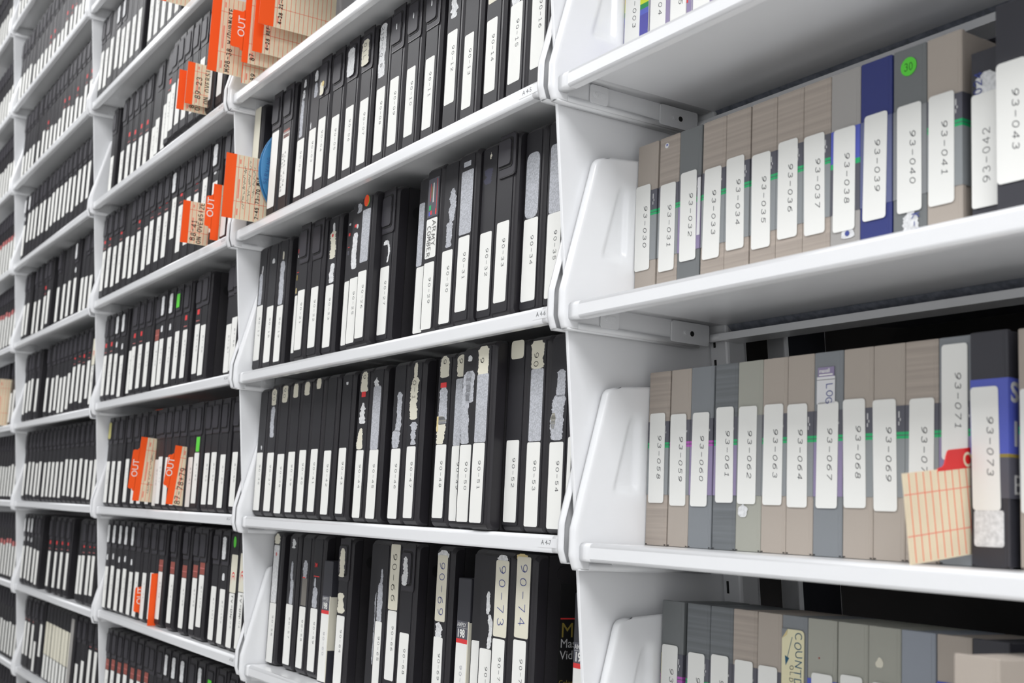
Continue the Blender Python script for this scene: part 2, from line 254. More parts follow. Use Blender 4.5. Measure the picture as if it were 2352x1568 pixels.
# ---------------------------------------------------------------- the room
m_ = MB(); m_.box(-8,5,-2.2,2.2,-.1,0,FLOOR); structure('floor', m_)
m_ = MB(); m_.box(-8,5,-2.2,2.2,3.1,3.2,WALLW); structure('ceiling', m_)
m_ = MB(); m_.box(-8,5,-2.3,-2.2,0,3.1,WALLW); structure('wall_front', m_)
m_ = MB(); m_.box(-8,5,.47,.5,0,3.1,RACKSHADE); structure('rack_shade_panel', m_)  # added dark panel, stands in for the shaded rack behind the shelves
m_ = MB(); m_.box(3.4,3.5,-2.2,.47,0,3.1,WALLW); structure('wall_right', m_)
m_ = MB(); m_.box(-8,-7.9,-2.2,.47,0,3.1,WALLW); structure('wall_left', m_)
for lx, ly in LIGHTS:
    t = thing('ceiling_light', 'long white ceiling light over the aisle, near x %.0f' % lx, 'ceiling light', (lx,ly,3.03), (0,0,0), 'ceiling lights over the aisle')
    t['label'] = {-2.9:'long ceiling light over the far end of the aisle', -.5:'long ceiling light over the middle of the aisle', 2.3:'long ceiling light over the near end of the aisle'}[lx]
    b = MB(); b.box(-.98,.98,-.3,.3,.03,.07,WHITE); b.box(-.98,.98,-.3,-.285,0,.03,WHITE); b.box(-.98,.98,.285,.3,0,.03,WHITE)
    link('housing', b.mesh('housing'), t)
# ---------------------------------------------------------------- shelving
def sheet(pts, t, x0, x1, m):
    """bent steel sheet: polyline section pts (w,v) thickened by t, extruded along x"""
    n = len(pts); off = []
    for i in range(n):
        a = Vector(pts[max(i-1,0)]); b = Vector(pts[i]); c = Vector(pts[min(i+1,n-1)])
        d1 = (b-a).normalized() if i > 0 else (c-b).normalized(); d2 = (c-b).normalized() if i < n-1 else d1
        d = (d1+d2).normalized(); nn = Vector((-d.y, d.x)); k = 1/max(.5, nn.dot(Vector((-d1.y,d1.x))))
        off.append((b.x+nn.x*t*k, b.y+nn.y*t*k))
    mb = MB(); vs = []; fs = []
    for x in (x0,x1):
        for p in pts: vs.append((x,p[0],p[1]))
        for p in off: vs.append((x,p[0],p[1]))
    N = 2*n
    for i in range(n-1):
        fs += [(i,i+1,N+i+1,N+i), (n+i,N+n+i,N+n+i+1,n+i+1), (i,n+i,n+i+1,i+1), (N+i,N+i+1,N+n+i+1,N+n+i)]
    fs += [(0,N,N+n,n),(n-1,2*n-1,N+2*n-1,N+n-1)]
    mb.add(vs, fs, m); return mb
_arc = [(.0042-.0042*math.sin(math.radians(a)), -.0042+.0042*math.cos(math.radians(a))) for a in range(0,91,15)]
_bot = [(.003-.003*math.cos(math.radians(a)), -.0145-.003*math.sin(math.radians(a))) for a in range(0,91,30)]
SEC = [(.178,-.0110),(.178,-.0185),(.205,-.0185),(.205,0)] + _arc + _bot + [(.0105,-.0175)]
SHELF = sheet(SEC, .0012, .0312, W-.0314, WHITE)
for a_, b_ in ((.0145,.0312),(W-.0314,W-.0147)):
    for sec_ in ([(.178,-.0110),(.178,-.0185),(.1835,-.0185)], [(.1835,0)] + _arc + _bot + [(.0105,-.0175)]):
        e_ = sheet(sec_, .0012, a_, b_, WHITE); SHELF.add(e_.v, e_.f, WHITE)
# galvanised stiffener strip running in the rear channel
SHELF.add([(.034,.2035,-.0165),(W-.034,.2035,-.0165),(W-.034,.186,-.0014),(.034,.186,-.0014)], [(0,1,2,3)], GALV)
SHELF_ME = SHELF.mesh('shelf_board')
for p_ in SHELF_ME.polygons: p_.use_smooth = abs(p_.normal.x) < .5 and p_.area < .004
def bracket(mirror):
    mb = MB(); nv = 70; V0, V1 = -.0255, .152
    def wf(v):
        if v < -.015: return -.001 - (v+.0255)/.0105*.004
        if v < .012: return -.0055
        w = -.0055 + (v-.012)*.245
        return w
    def ss(x, r): x = max(0, min(1, x/r)); return x*x*(3-2*x)
    def emb(w, v):
        l = .036 + (v-.05)*.25
        return .0046*ss(w-l,.007)*ss(.071-w,.009)*ss(v-.047,.012)*ss(.128-v,.014)
    cols = [(.004,.0006,0),(.0062,-.0012,0),(.0092,-.0017,0),(.0122,-.0012,0),(.0138,.0012,0),(.0142,.004,0)]
    npl = 84; vs = []; nc = len(cols)+npl
    for i in range(nv+1):
        t = i/nv; v = V0+(V1-V0)*t
        rise = 0; top = max(0,(v-(V1-.009))/.009); w0 = wf(v) + .0095*(1-math.sqrt(max(0,1-top*top)))
        wb = .167
        for (u,w,_) in cols: vs.append((u, w0+w, v))
        for j in range(npl):
            w = w0+.004+(wb-w0-.004)*(j+1)/npl
            vv = v + (.0045*max(0,(w-.03))/.05*max(0,t-.6)/.4)
            vs.append((.0142-emb(w,v), w, vv))
    fs = [(i*nc+j, i*nc+j+1, (i+1)*nc+j+1, (i+1)*nc+j) for i in range(nv) for j in range(nc-1)]
    # second skin for thickness
    n0 = len(vs); vs2 = [(x-.0011 if j_%nc > 3 else x, y+(.0011 if j_%nc <= 3 else 0), z) for j_,(x,y,z) in enumerate(vs)]
    fs2 = [tuple(n0+k for k in f[::-1]) for f in fs]
    rim = []
    for i in range(nv): rim += [(i*nc,(i+1)*nc,n0+(i+1)*nc,n0+i*nc),(i*nc+nc-1,n0+i*nc+nc-1,n0+(i+1)*nc+nc-1,(i+1)*nc+nc-1)]
    for j in range(nc-1): rim += [(j,n0+j,n0+j+1,j+1),(nv*nc+j,nv*nc+j+1,n0+nv*nc+j+1,n0+nv*nc+j)]
    allv = vs+vs2
    # bottom return flange and step line under the shelf
    if mirror: allv = [(W-.0005-x,y,z) for x,y,z in allv]
    mb.add(allv, fs+fs2+rim, WHITE)
    def bx(x0,x1,*r):
        if mirror: x0, x1 = W-.0005-x1, W-.0005-x0
        mb.box(x0,x1,*r,WHITE)
    bx(.004,.0142,0,.166,-.0264,-.0252)
    bx(.0142,.0152,.012,.165,-.0255,-.0195)
    me = mb.mesh('end_bracket')
    for p in me.polygons: p.use_smooth = True
    return me
BR_L, BR_R = bracket(False), bracket(True)
def clip(w0, w1, z0, z1, hole, mirror):
    mb = MB(); x0, x1 = .0152, .0166
    if mirror: x0, x1 = W-.0005-x1, W-.0005-x0
    mb.prism(rr(w0,w1,z0,z1,.0028), x0, x1, WHITE, 'x')
    xs = (x1, x1+.0003) if not mirror else (x0-.0003, x0)
    cw = (w0+w1)/2 if not hole else w0+(w1-w0)*.45; cz = (z0+z1)/2-.0005
    mb.prism(rr(cw-.0075,cw+.0085,cz-.0035,cz+.0035,.0034), xs[0], xs[1], WHITE, 'x')
    xo = (x1+.0003, x1+.0006) if not mirror else (x0-.0006, x0-.0003)
    mb.prism([(cw+.004+.003*math.cos(a*.5236),cz+.003*math.sin(a*.5236)) for a in range(12)], xo[0], xo[1], SLOT if hole else WHITE, 'x')
    mb.prism([(cw-.004+.0021*math.cos(a*.5236),cz+.0021*math.sin(a*.5236)) for a in range(12)], xo[0], xo[1]+.0006, WHITE, 'x')
    return bevel(mb.mesh('shelf_clip'), .0003, 1)
CLIPS = [clip(.0375,.060,-.0205,-.0014,False,False), clip(.127,.1775,-.0235,-.0014,True,False)]
CLIPS_R = [clip(.0375,.060,-.0205,-.0014,False,True), clip(.127,.1775,-.0235,-.0014,True,True)]
TAGS = {(-1,5):'A 4-5',(-1,6):'A 4-6',(-1,7):'A 4-7',(-2,4):'A 5-4',(-2,5):'A 5-5',(-2,6):'A 5-6',(-2,7):'A 5-7',(-2,8):'A 5-8'}
BAYNAME = {0:'the nearest bay on the right', -1:'the middle bay of black cases', -2:'the bay left of the middle one', -3:'the second bay from the left', -4:'the far left bay'}
ORD = ['first','second','third','fourth','fifth','sixth','seventh','eighth','ninth','tenth','eleventh','twelfth','thirteenth','fourteenth','fifteenth','sixteenth','seventeenth','eighteenth','nineteenth','twentieth','twenty-first','twenty-second']
VIS = {0:(5,8), -1:(4,8), -2:(2,9), -3:(1,10), -4:(1,9)}
SHELVES = {0:range(3,10), -1:range(3,10), -2:range(1,11), -3:range(0,12), -4:range(0,11)}
for k, ls in SHELVES.items():
    lo, hi = ls[0], ls[-1]
    for l in ls:
        nm = ORD[l-lo]
        if (k,l) in TAGS and k == -1: lab = 'white steel shelf tagged %s under a row of black cases' % TAGS[k,l]
        else: lab = 'white sloping steel shelf, %s from the top in %s' % (nm, BAYNAME[k])
        t = thing('steel_shelf', lab, 'shelf', place(k,l), ROT, 'sloping white steel shelves')
        link('shelf_board', SHELF_ME, t)
        link('end_bracket', BR_L, t); link('end_bracket', BR_R, t)
        if k > -4:
            for c in CLIPS+CLIPS_R: link('shelf_clip', c, t)
        if (k,l) in TAGS:
            mb = MB(); u0 = .855 if k == -2 else (.858 if l != 6 else .866)
            mb.box(u0,u0+.037,-.0003,.0001,-.0125,-.0035,WHITE)
            font(mb, TAGS[k,l], (u0+.006,-.00035,-.0098), (1,0,0), (0,0,1), .0068, INK, 1.12)
            link('shelf_tag', mb.mesh('shelf_tag'), t)['label'] = 'small tag reading ' + TAGS[k,l]
def upright(k):
    x = k*W; name = {1:'right of the frame beyond the nearest bay', 0:'between the grey cases and the middle bay', -1:'at the left end of the middle bay', -2:'at the left end of the bay with A 5 tags', -3:'second from the left', -4:'farthest left'}[k]
    t = thing('shelf_upright', 'white steel upright panel ' + name, 'shelving upright', (x,.0055,0), (0,0,0), 'shelving uprights')
    mb = MB(); mb.box(-.0022,.0022,0,.235,0,2.96,WHITE); link('side_panel', bevel(mb.mesh('side_panel'), .0008, 1), t)
    for s in (0,1):
        mb = MB(); x0, x1 = (.0022,.0300) if s == 0 else (-.0300,-.0022)
        mb.box(x0,x1,.1815,.208,0,2.96,WHITE); me = bevel(mb.mesh('rear_post'), .003, 2)
        o = link('rear_post', me, t)
        if k >= 0 and s == 0:
            mb = MB(); n = 0
            for i in range(56):
                z = .75+i*.0254; mb.box(.0095,.0125,.1810,.1817,z,z+.0125,SLOT)
            link('slot_row', mb.mesh('slot_row'), o)['kind'] = 'stuff'
    mb = MB(); mb.box(.006,.034,.26,.30,0,2.96,WHITE); mb.box(.050,.056,.24,.30,0,2.96,CHARC)
    if k == 0: link('back_rack_post', bevel(mb.mesh('back_rack_post'), .003, 2), t)
for k in (1,0,-1,-2,-3,-4): upright(k)
# shelves of the rack that stands back to back with the nearest bay
for l in (5,6,7,8,9):
    mb = MB(); z = Z7+(7-l)*P
    mb.box(.03,.9,.275,.462,z-.02,z-.001,CHARC)
    o = link('rear_rack_shelf', bevel(mb.mesh('rear_rack_shelf'), .002, 1)); tag(o, 'dark shelf of the rack behind, seen through the nearest bay, %s from the top' % ORD[l-5], 'shelf', 'shelves of the rack behind')
# ---------------------------------------------------------------- cassette cases
T = .0405
def case_mesh(H, D=.124, latch=False):
    mb = MB()
    def sec(w0, w1, r0, inset=0):
        pts = []
        for a in range(0,91,18): pts.append((w0+r0-r0*math.sin(math.radians(90-a)), r0-r0*math.cos(math.radians(90-a))) )
        return pts
    # front shell, rounded at the bottom front and top front
    r = .0075
    prof = [(0+r-r*math.cos(math.radians(a)), r-r*math.sin(math.radians(a))) for a in range(0,91,18)]
    out = prof + [(.0150,0),(.0150,H)] + [(r-r*math.sin(math.radians(a)), H-r+r*math.cos(math.radians(a))) for a in range(0,91,18)]
    def ring(x, s):
        c = (.0075,H/2); res = []
        for (w,v) in out:
            res.append((x, w + (s if w < .0149 else 0), v + (s if v < H/2 else -s)))
        return res
    mb.rings([ring(.0006,.0024), ring(.0014,.0008), ring(.003,0), ring(T-.0045,0), ring(T-.0022,.0009), ring(T-.0004,.003)], BLK)
    mb.box(.0012, T-.0012, .0152, .0166, .001, H-.001, GRV)
    mb.box(.0006, T-.0006, .0166, D, .0006, H-.0006, BLKT)
    # raised face panel of the spine
    mb.prism(rr(.0022,.0318,.0065,H-.0055,.002), -.0007, .003, BLKF, 'y')
    if latch:   # finger notch on the side
        mb.prism([(.030+.0085*math.cos(a*.5236), H-.033+.0085*math.sin(a*.5236)) for a in range(12)], T-.0009, T-.0004, GRV, 'x')
    me = mb.mesh('case_body')
    return me
def latch_mesh(H):
    mb = MB()
    mb.prism(rr(.0026,.0362,H-.0605,H-.0015,.0045,4,(0,1,0,0)), -.0016, 0, BLK, 'y')
    mb.prism(rr(.0026,.0350,H-.0590,H-.0065,.004,4,(0,1,0,0)), -.0017, -.0015, LATCH, 'y')
    mb.prism(rr(.0026,.0302,H-.0530,H-.0095,.0045), -.0022, -.0016, GRV, 'y')
    mb.prism(rr(.0028,.0280,H-.0505,H-.0120,.004), -.0034, -.0020, LATCH, 'y')
    mb.prism(rr(.0286,.0300,H-.034,H-.026,.0006), -.0030, -.0020, GRV, 'y')
    return bevel(mb.mesh('latch'), .0004, 1)
def big_latch_mesh(H):
    mb = MB()
    mb.prism(rr(.006,.0382,H-.0500,H-.0015,.005,4,(0,1,1,0)), -.0022, 0, BLK, 'y')
    mb.prism(rr(.006,.0372,H-.0490,H-.0025,.005,4,(0,1,1,0)), -.0024, -.0020, LATCH, 'y')
    mb.prism(rr(.006,.0330,H-.0400,H-.0060,.0045,4,(0,1,1,0)), -.0030, -.0022, GRV, 'y')
    mb.prism(rr(.006,.0305,H-.0370,H-.0085,.004,4,(0,1,1,0)), -.0044, -.0028, LATCH, 'y')
    return bevel(mb.mesh('latch'), .0005, 1)
CASE = {}
for H_ in (.205,.195):
    CASE[H_,0] = case_mesh(H_); CASE[H_,1] = case_mesh(H_, latch=True)
LATCHM = {.205:latch_mesh(.205), .195:latch_mesh(.195)}; BIGL = big_latch_mesh(.205)
LY = -.0010   # front of paper glued on the spine
def paper(name, parent, u, v0, v1, wd, m=None, skew=0, text=None, tstart=.019, font_h=.0052, rad=.0022, y=LY, upside=False):
    mb = MB(); m = m or PAPER
    pts = [(x+skew*(z-v0), z) for x,z in rr(u,u+wd,v0,v1,rad,3)]
    mb.prism(pts, y, y+.0004, m, 'y')
    if text:
        if upside: write(mb, text, (u+wd*.66,y-.00008,v0+tstart), (0,0,1), (-1,0,0), font_h, .0050, .0022, .00055, INK)
        else: write(mb, text, (u+wd*.54,y-.00008,v1-tstart), (0,0,-1), (1,0,0), font_h, font_h*(.86 if len(text)<6 else 1.02), font_h*(.42 if len(text)<6 else .48), .00062, INK, 0, 0 if len(text)<6 else .22)
    return link(name, mb.mesh(name), parent)
def torn(name, parent, u0, u1, v0, v1, m, rough=.0012, y=LY+.00025, text=None, curve=0, n=None, tm=None, th=.008):
    """scrap of old label left on the spine: ragged outline"""
    mb = MB(); n = n or max(8, int((v1-v0)/.0013)); L = []; R = []
    wl = wr = 0
    for i in range(n+1):
        t = i/n; v = v0+(v1-v0)*t; wl = wl*.82+random.uniform(-rough,rough)*.62; wr = wr*.82+random.uniform(-rough,rough)*.62; hl = random.uniform(-1,1)*rough*.5
        c = curve*math.sin(t*3.1)
        end = min(1, min(t*n*.5+.55, (1-t)*n*.22+random.uniform(.25,.6)))
        mid = (u0+u1)/2; L.append((mid+(u0-mid)*end+wl+hl+c, v)); R.append((mid+(u1-mid)*end+wr-hl+c, v))
    L = [(max(x,.0022),z) for x,z in L]; R = [(min(x,.0322),z) for x,z in R]
    for i in range(n):
        a,b,c,d = L[i],R[i],R[i+1],L[i+1]
        mb.add([(a[0],y,a[1]),(b[0],y,b[1]),(c[0],y,c[1]),(d[0],y,d[1])], [(0,1,2,3)], m)
    if text: write(mb, text, (u0+(u1-u0)*.22,y-.0001,v1-.004), (0,0,-1), (1,0,0), th, th*.75, th*.35, .0007, tm or PEN, .12)
    return link(name, mb.mesh(name), parent)
def dot(name, parent, u, v, r, m, y=LY, rz=1, text=None):
    mb = MB(); mb.prism([(u+r*math.cos(a*.3927), v+r*rz*math.sin(a*.3927)) for a in range(16)], y-.0001, y+.0003, m, 'y')
    if text: write(mb, text, (u-.0042,y-.0002,v-.003), (1,0,0), (0,0,1), .006, .0035, .0013, .0005, PEN, .1)
    return link(name, mb.mesh(name), parent)
def mark(name, parent, u0, u1, v0, v1, m, y=LY):
    mb = MB(); mb.prism(rr(u0,u1,v0,v1,.0003,1), y, y+.0003, m, 'y'); return link(name, mb.mesh(name), parent)
GB = 'black cassette cases on the shelving'
# extra wear and stickers on the cases of the middle bay, by typed number
def ex_D(n, t):
    F, C, Wh, Y = FIBRE, CREAM, FIBREW, YELL
    S = lambda *a, **q: torn('torn_label', t, *a, **q)
    if n == '90-02': S(.008,.020,.106,.165,F); S(.011,.021,.165,.178,Wh,text='M M',th=.004); S(.013,.022,.182,.194,Wh)
    elif n == '90-03': S(.012,.022,.155,.177,F,curve=.002); S(.012,.022,.180,.196,Wh); S(.006,.008,.109,.120,Wh)
    elif n == '90-04': torn('torn_label', t, .008,.020,.147,.166,C,y=-.0037); dot('yellow_scrap', t,.017,.163,.004,YELL,y=-.0038)
    elif n == '90-06': torn('torn_label', t, .006,.0265,.150,.190,Wh,y=-.0037)
    elif n == '90-07': torn('torn_label', t, .006,.0265,.152,.188,C,y=-.0037,text='01L',tm=INK)
    elif n == '90-08': S(.004,.022,.122,.196,Wh,text='210-C0 8',th=.0066,tm=INK)
    elif n in ('90-09','90-10','90-11'): torn('paint_scratch', t, .016,.0185,.172,.180,Wh,y=-.0037,rough=.0006)
    elif n == '90-12': S(.009,.024,.140,.178,Wh,rough=.0035); mark('red_print', t,.011,.014,.168,.172,RED)
    elif n == '90-14': paper('old_label', t, .0042,.128,.196,.0225,CREAM)
    elif n == '90-15': S(.007,.021,.109,.128,Wh,rough=.002); paper('old_label', t, .009,.128,.185,.013,CREAM)
    elif n == '90-17': S(.006,.020,.109,.160,F); S(.014,.018,.158,.172,Wh)
    elif n == '90-18': S(.012,.024,.170,.178,Wh)
    elif n == '90-19': S(.006,.024,.099,.168,F); S(.012,.018,.170,.183,C,rough=.0006)
    elif n == '90-20':
        for a,b,c,m in ((.170,.176,.010,RED),(.163,.167,.009,PRW),(.1395,.1405,.013,RED),(.128,.136,.009,GOLD),(.108,.116,.009,YELL)): mark('printed_mark', t,.006,c,a,b,m)
    elif n == '90-23': S(.013,.027,.105,.133,Wh,rough=.002); S(.008,.024,.140,.180,C,rough=.003); S(.014,.022,.180,.192,Wh); mark('red_print', t,.012,.017,.172,.176,RED)
    elif n == '90-24':
        for a,b,m in ((.180,.183,FIBREW),(.165,.169,RED),(.1485,.1495,RED),(.138,.144,SLV_D)): mark('printed_mark', t,.007,.012,a,b,m)
    elif n == '90-25': S(.007,.022,.110,.160,Wh,curve=-.003); S(.013,.026,.186,.199,F,curve=.003); mark('red_print', t,.009,.016,.1675,.1715,RED); dot('white_scrap',t,.018,.168,.003,FIBREW)
    elif n == '90-26': paper('old_label', t,.005,.112,.183,.0235,FIBRE,skew=.01); dot('orange_dot_sticker', t,.015,.195,.0072,ORDOT,rz=1.1); dot('green_edge_sticker', t,.0162,.1943,.0074,GREEN,y=LY+.0003)
    elif n == '90-27': S(.018,.0235,.106,.134,Wh,curve=.003); S(.008,.022,.130,.136,Wh)
    elif n == '90-28': paper('old_label', t,.003,.090,.170,.014,FIBRE)
    elif n == '90-29':
        p = paper('old_label', t, .004,.0915,.140,.026,PAPER)
        mb = MB()
        write(mb,'COMBER',(.008,LY-.0006,.131),(0,0,-1),(1,0,0),.0085,.0048,.0018,.0007,PEN,.12)
        write(mb,'ARMY',(.019,LY-.0006,.137),(0,0,-1),(1,0,0),.0085,.0060,.0024,.0007,PEN,.12); link('handwriting', mb.mesh('handwriting'), p)
        mb = MB(); mb.prism(rr(.0045,.0300,.142,.190,.001), LY, LY+.0003, SLV_D, 'y')
        for a,b,c,d,m in ((.008,.0115,.144,.149,SLV_B),(.012,.0155,.145,.150,RED),(.008,.013,.151,.157,SLV_GR),(.0255,.0265,.150,.188,RED),(.024,.027,.144,.151,RED),(.016,.019,.160,.184,PRW),(.013,.0145,.166,.180,GOLD),(.010,.011,.162,.184,RED)):
            mb.box(a,b,LY-.0001,LY,c,d,m)
        link('printed_sticker', mb.mesh('printed_sticker'), t)
    elif n == '90-30': S(.011,.025,.098,.128,F,rough=.002); S(.015,.027,.128,.168,F,curve=.002,rough=.002)
    elif n == '90-31': paper('old_label', t,.0045,.106,.181,.0265,FIBRE); mark('grey_print', t,.008,.024,.186,.192,FIBRE)
    elif n == '90-32': S(.016,.020,.186,.194,C); S(.008,.024,.158,.176,mat('faint_scuff',(66,66,84),.7),rough=.004)
    elif n == '90-34': paper('old_label', t,.0045,.104,.176,.0250,FIBRE,rad=.008)
    elif n == '90-35': paper('old_label', t,.0055,.102,.176,.0235,FIBRE,rad=.004)
    elif n == '90-36': S(.019,.022,.104,.110,Wh)
    elif n == '90-37': S(.006,.024,.172,.198,C,text='90'); S(.008,.024,.122,.170,F,curve=-.002)
    elif n == '90-38': S(.005,.025,.174,.200,C,text='90')
    elif n == '90-39': S(.006,.024,.179,.200,C)
    elif n == '90-40': S(.006,.024,.180,.200,C)
    elif n == '90-41': S(.008,.024,.187,.202,C)
    elif n == '90-43': S(.014,.020,.186,.190,Wh)
    elif n == '90-44': S(.006,.026,.172,.200,C,text='9',rough=.002); mark('red_print', t,.010,.022,.166,.173,RED); S(.009,.025,.130,.158,Wh,rough=.003); S(.006,.020,.096,.124,C,rough=.002)
    elif n == '90-45': paper('old_label', t,.0055,.094,.178,.0225,FIBRE,rad=.004); S(.008,.018,.174,.190,Wh,rough=.003)
    elif n == '90-46': S(.005,.024,.095,.118,F,rough=.002); S(.011,.024,.116,.166,F,curve=.002)
    elif n == '90-47': S(.007,.024,.129,.182,C,rough=.0025,text='0-1'); S(.011,.021,.182,.200,C); S(.009,.025,.098,.126,F,rough=.003)
    elif n == '90-48': S(.005,.026,.176,.202,C,text='9'); mark('red_print', t,.008,.022,.164,.170,RED); S(.006,.026,.120,.164,F); S(.003,.024,.097,.130,C,rough=.002); mark('yellow_edge', t,.0035,.007,.112,.130,YELL)
    elif n == '90-49': S(.005,.026,.174,.200,C,text='9'); paper('old_label', t,.005,.094,.172,.023,FIBRE)
    elif n == '90-50': S(.012,.020,.187,.194,Wh); S(.005,.022,.094,.176,F,curve=-.003); S(.010,.028,.140,.176,F)
    elif n == '90-51': S(.005,.027,.168,.200,C,text=' 9'); paper('old_label', t,.005,.094,.169,.024,FIBRE)
    elif n == '90-52': paper('old_label', t,.005,.184,.204,.025,CREAM,rad=.004)
    elif n == '90-53': S(.005,.028,.170,.200,C,text=' 90',rough=.0018); paper('old_label', t,.0055,.094,.170,.0235,FIBRE)
    elif n == '90-54': S(.006,.027,.094,.140,F,rough=.002); S(.012,.028,.138,.166,F); S(.004,.012,.106,.122,C)
    elif n == '90-56': paper('old_label', t,.006,.095,.184,.022,FIBREW); S(.006,.026,.186,.202,C,rough=.002); dot('pale_pink_mark', t,.017,.170,.003,REDP,y=LY-.0001)
    elif n == '90-57': S(.008,.022,.182,.196,Wh,rough=.003); S(.012,.025,.098,.135,F); S(.012,.020,.135,.162,F)
    elif n == '90-58': S(.009,.024,.140,.166,F,rough=.002); paper('old_label', t,.008,.100,.140,.018,mat('grey_brown_label',(120,116,110),.7),rad=.0008); mark('red_print', t,.008,.018,.140,.1415,RED)
    elif n == '90-59':
        mb = MB(); font(mb,'3M',(.008,LY-.0002,.1585),(1,0,0),(0,0,1),.0085,RED,.9,.03); link('printed_mark', mb.mesh('printed_mark'), t)
        mark('red_print', t,.007,.026,.1445,.146,RED); S(.006,.022,.100,.130,F); S(.008,.015,.130,.143,F)
    elif n == '90-64': torn('torn_label', t,.008,.024,.150,.190,C,y=-.0037,rough=.002); S(.005,.024,.100,.128,C,rough=.003)
    elif n == '90-65': S(.006,.020,.100,.150,F); S(.012,.018,.150,.168,F)
    elif n == '90-66': paper('old_label', t,.003,.1185,.202,.026,CREAM); mb=MB(); write(mb,'90-66',(.010,LY-.0002,.190),(0,0,-1),(1,0,0),.011,.0085,.0045,.0008,PEN,.1); link('handwriting', mb.mesh('handwriting'), t)
    elif n == '90-68': torn('torn_label', t,.009,.022,.152,.188,Wh,y=-.0037,rough=.002)
    elif n == '90-69': paper('old_label', t,.003,.115,.194,.0245,CREAM); S(.004,.026,.186,.200,Wh,rough=.0025); S(.006,.026,.096,.114,FIBREW,rough=.004); mb=MB(); write(mb,'90-69',(.010,LY-.0003,.186),(0,0,-1),(1,0,0),.012,.0088,.005,.0008,BLUEPEN,.1); link('handwriting', mb.mesh('handwriting'), t)
    elif n == '90-7': S(.017,.026,.098,.135,Wh,curve=.004); S(.014,.022,.135,.160,Wh)
    elif n == '90-73': paper('old_label', t,.0042,.1145,.196,.0265,CREAM); S(.006,.028,.186,.202,Wh,rough=.002); mb=MB(); write(mb,'90-73',(.012,LY-.0003,.190),(0,0,-1),(1,0,0),.012,.0088,.005,.0008,BLUEPEN,.1); link('handwriting', mb.mesh('handwriting'), t)
    elif n == '90-74': paper('old_label', t,.0042,.1175,.202,.0265,CREAM); S(.003,.024,.199,.205,YELL,rough=.001); mb=MB(); write(mb,'90-74',(.012,LY-.0003,.194),(0,0,-1),(1,0,0),.012,.0088,.005,.0008,BLUEPEN,.1); link('handwriting', mb.mesh('handwriting'), t)
def mm(x): return x/1000
for (k,l), rows in ROWS.items():
    if k != -1: continue
    for i,(n,u,w,la,du,vb,vt,lw) in enumerate(rows):
        if n == '': lab = ['black latched case with a long unnumbered white label, beside the blue reel on A 4-5','black latched case with red band above a typed white label on A 4-5'][i]
        elif n == '90-72': lab = 'black case with a thin sliver of white label, left of the paint-smeared one'
        elif n == '90-7': lab = 'black case with smeared white paint, left of the hand-lettered 90-73'
        else: lab = 'black cassette case with white label typed %s' % n
        if n in ('90-66','90-69','90-73','90-74'): lab = 'black cassette case with cream label hand-lettered %s' % n
        t = thing('video_cassette_case', lab, 'cassette case', place(k,l,mm(u),mm(w),.0007), ROT, GB)
        cb = link('case_body', CASE[.205, 1 if la == 1 else 0], t)
        if n == '90-55': cb.scale.x = .22; lw = 6; du = 1
        if n == '90-36': cb.scale.z = .982
        if la == 1: link('latch', LATCHM[.205], t)
        if la == 2: link('latch', BIGL, t)
        txt = '' if n in ('','90-72','90-55','90-20','90-24','90-28') else n
        if n == '90-7': txt = '90-72'
        if n == '90-19': txt = '90-19'
        ts = .019
        paper('spine_label', t, mm(du), mm(vb)-.0007, mm(vt)-.0007, mm(lw), text=txt or None, tstart=ts, skew=random.uniform(-.012,.012))
        if n == '' and i == 1:
            mark('printed_band', t, .005,.028,.120,.133,BROWN); mark('printed_band', t, .005,.028,.126,.1272,PAPER,y=LY-.0001)
            mb = MB(); write(mb,'NTSC-30-45',(.006,LY-.0003,.095),(0,0,-1),(1,0,0),.005,.0042,.002,.0005,INK,.2); write(mb,'KCAS-W-04',(.015,LY-.0003,.097),(0,0,-1),(1,0,0),.005,.0042,.002,.0005,INK,.2); link('handwriting', mb.mesh('handwriting'), t)
        ex_D(n, t)
        if n == '90-74':   # printed wrap on the right-hand side of the last case
            mb = MB(); X = T+.0002
            mb.box(T-.0008, X, .032,.128,.012,.176, SLOT)
            mb.box(X, X+.0001, .033,.127,.1390,.1405, RED)
            w_ = .0335; zq = .0065
            font(mb,'MB',(X+.0002,w_,.1205),(0,1,0),(0,0,1),.0220,GOLD,1); font(mb,'Master',(X+.0002,w_,.1100),(0,1,0),(0,0,1),.0128,PRW,1)
            font(mb,'Video',(X+.0002,w_,.0980),(0,1,0),(0,0,1),.0128,PRW,1); font(mb,'Color Plus',(X+.0002,w_,.0715),(0,1,0),(0,0,1),.0075,GOLD,1)
            link('printed_wrap', mb.mesh('printed_wrap'), t)['label'] = 'black printed side wrap with gold and grey lettering'
            mb = MB()
            for r0,r1,x_ in ((.0075,.0066,X+.0004),(.0060,0,X-.0001)):
                a_ = [(.034+r0*math.cos(q*.3927), .186+r0*math.sin(q*.3927)) for q in range(16)]; mb.prism(a_, T-.0008, x_, BLKT, 'x')
            link('hub_ring', mb.mesh('hub_ring'), t)
# the taller case standing at the left end of the middle bay
t = thing('video_cassette_case', 'tall black case with cream label at the left end of shelf A 4-5', 'cassette case', place(-1,5,.0165,.0155,.0007), ROT, GB)
link('case_body', CASE[.205,0], t); paper('spine_label', t, .0045,.075,.2015,.0265,CREAM,skew=-.01)
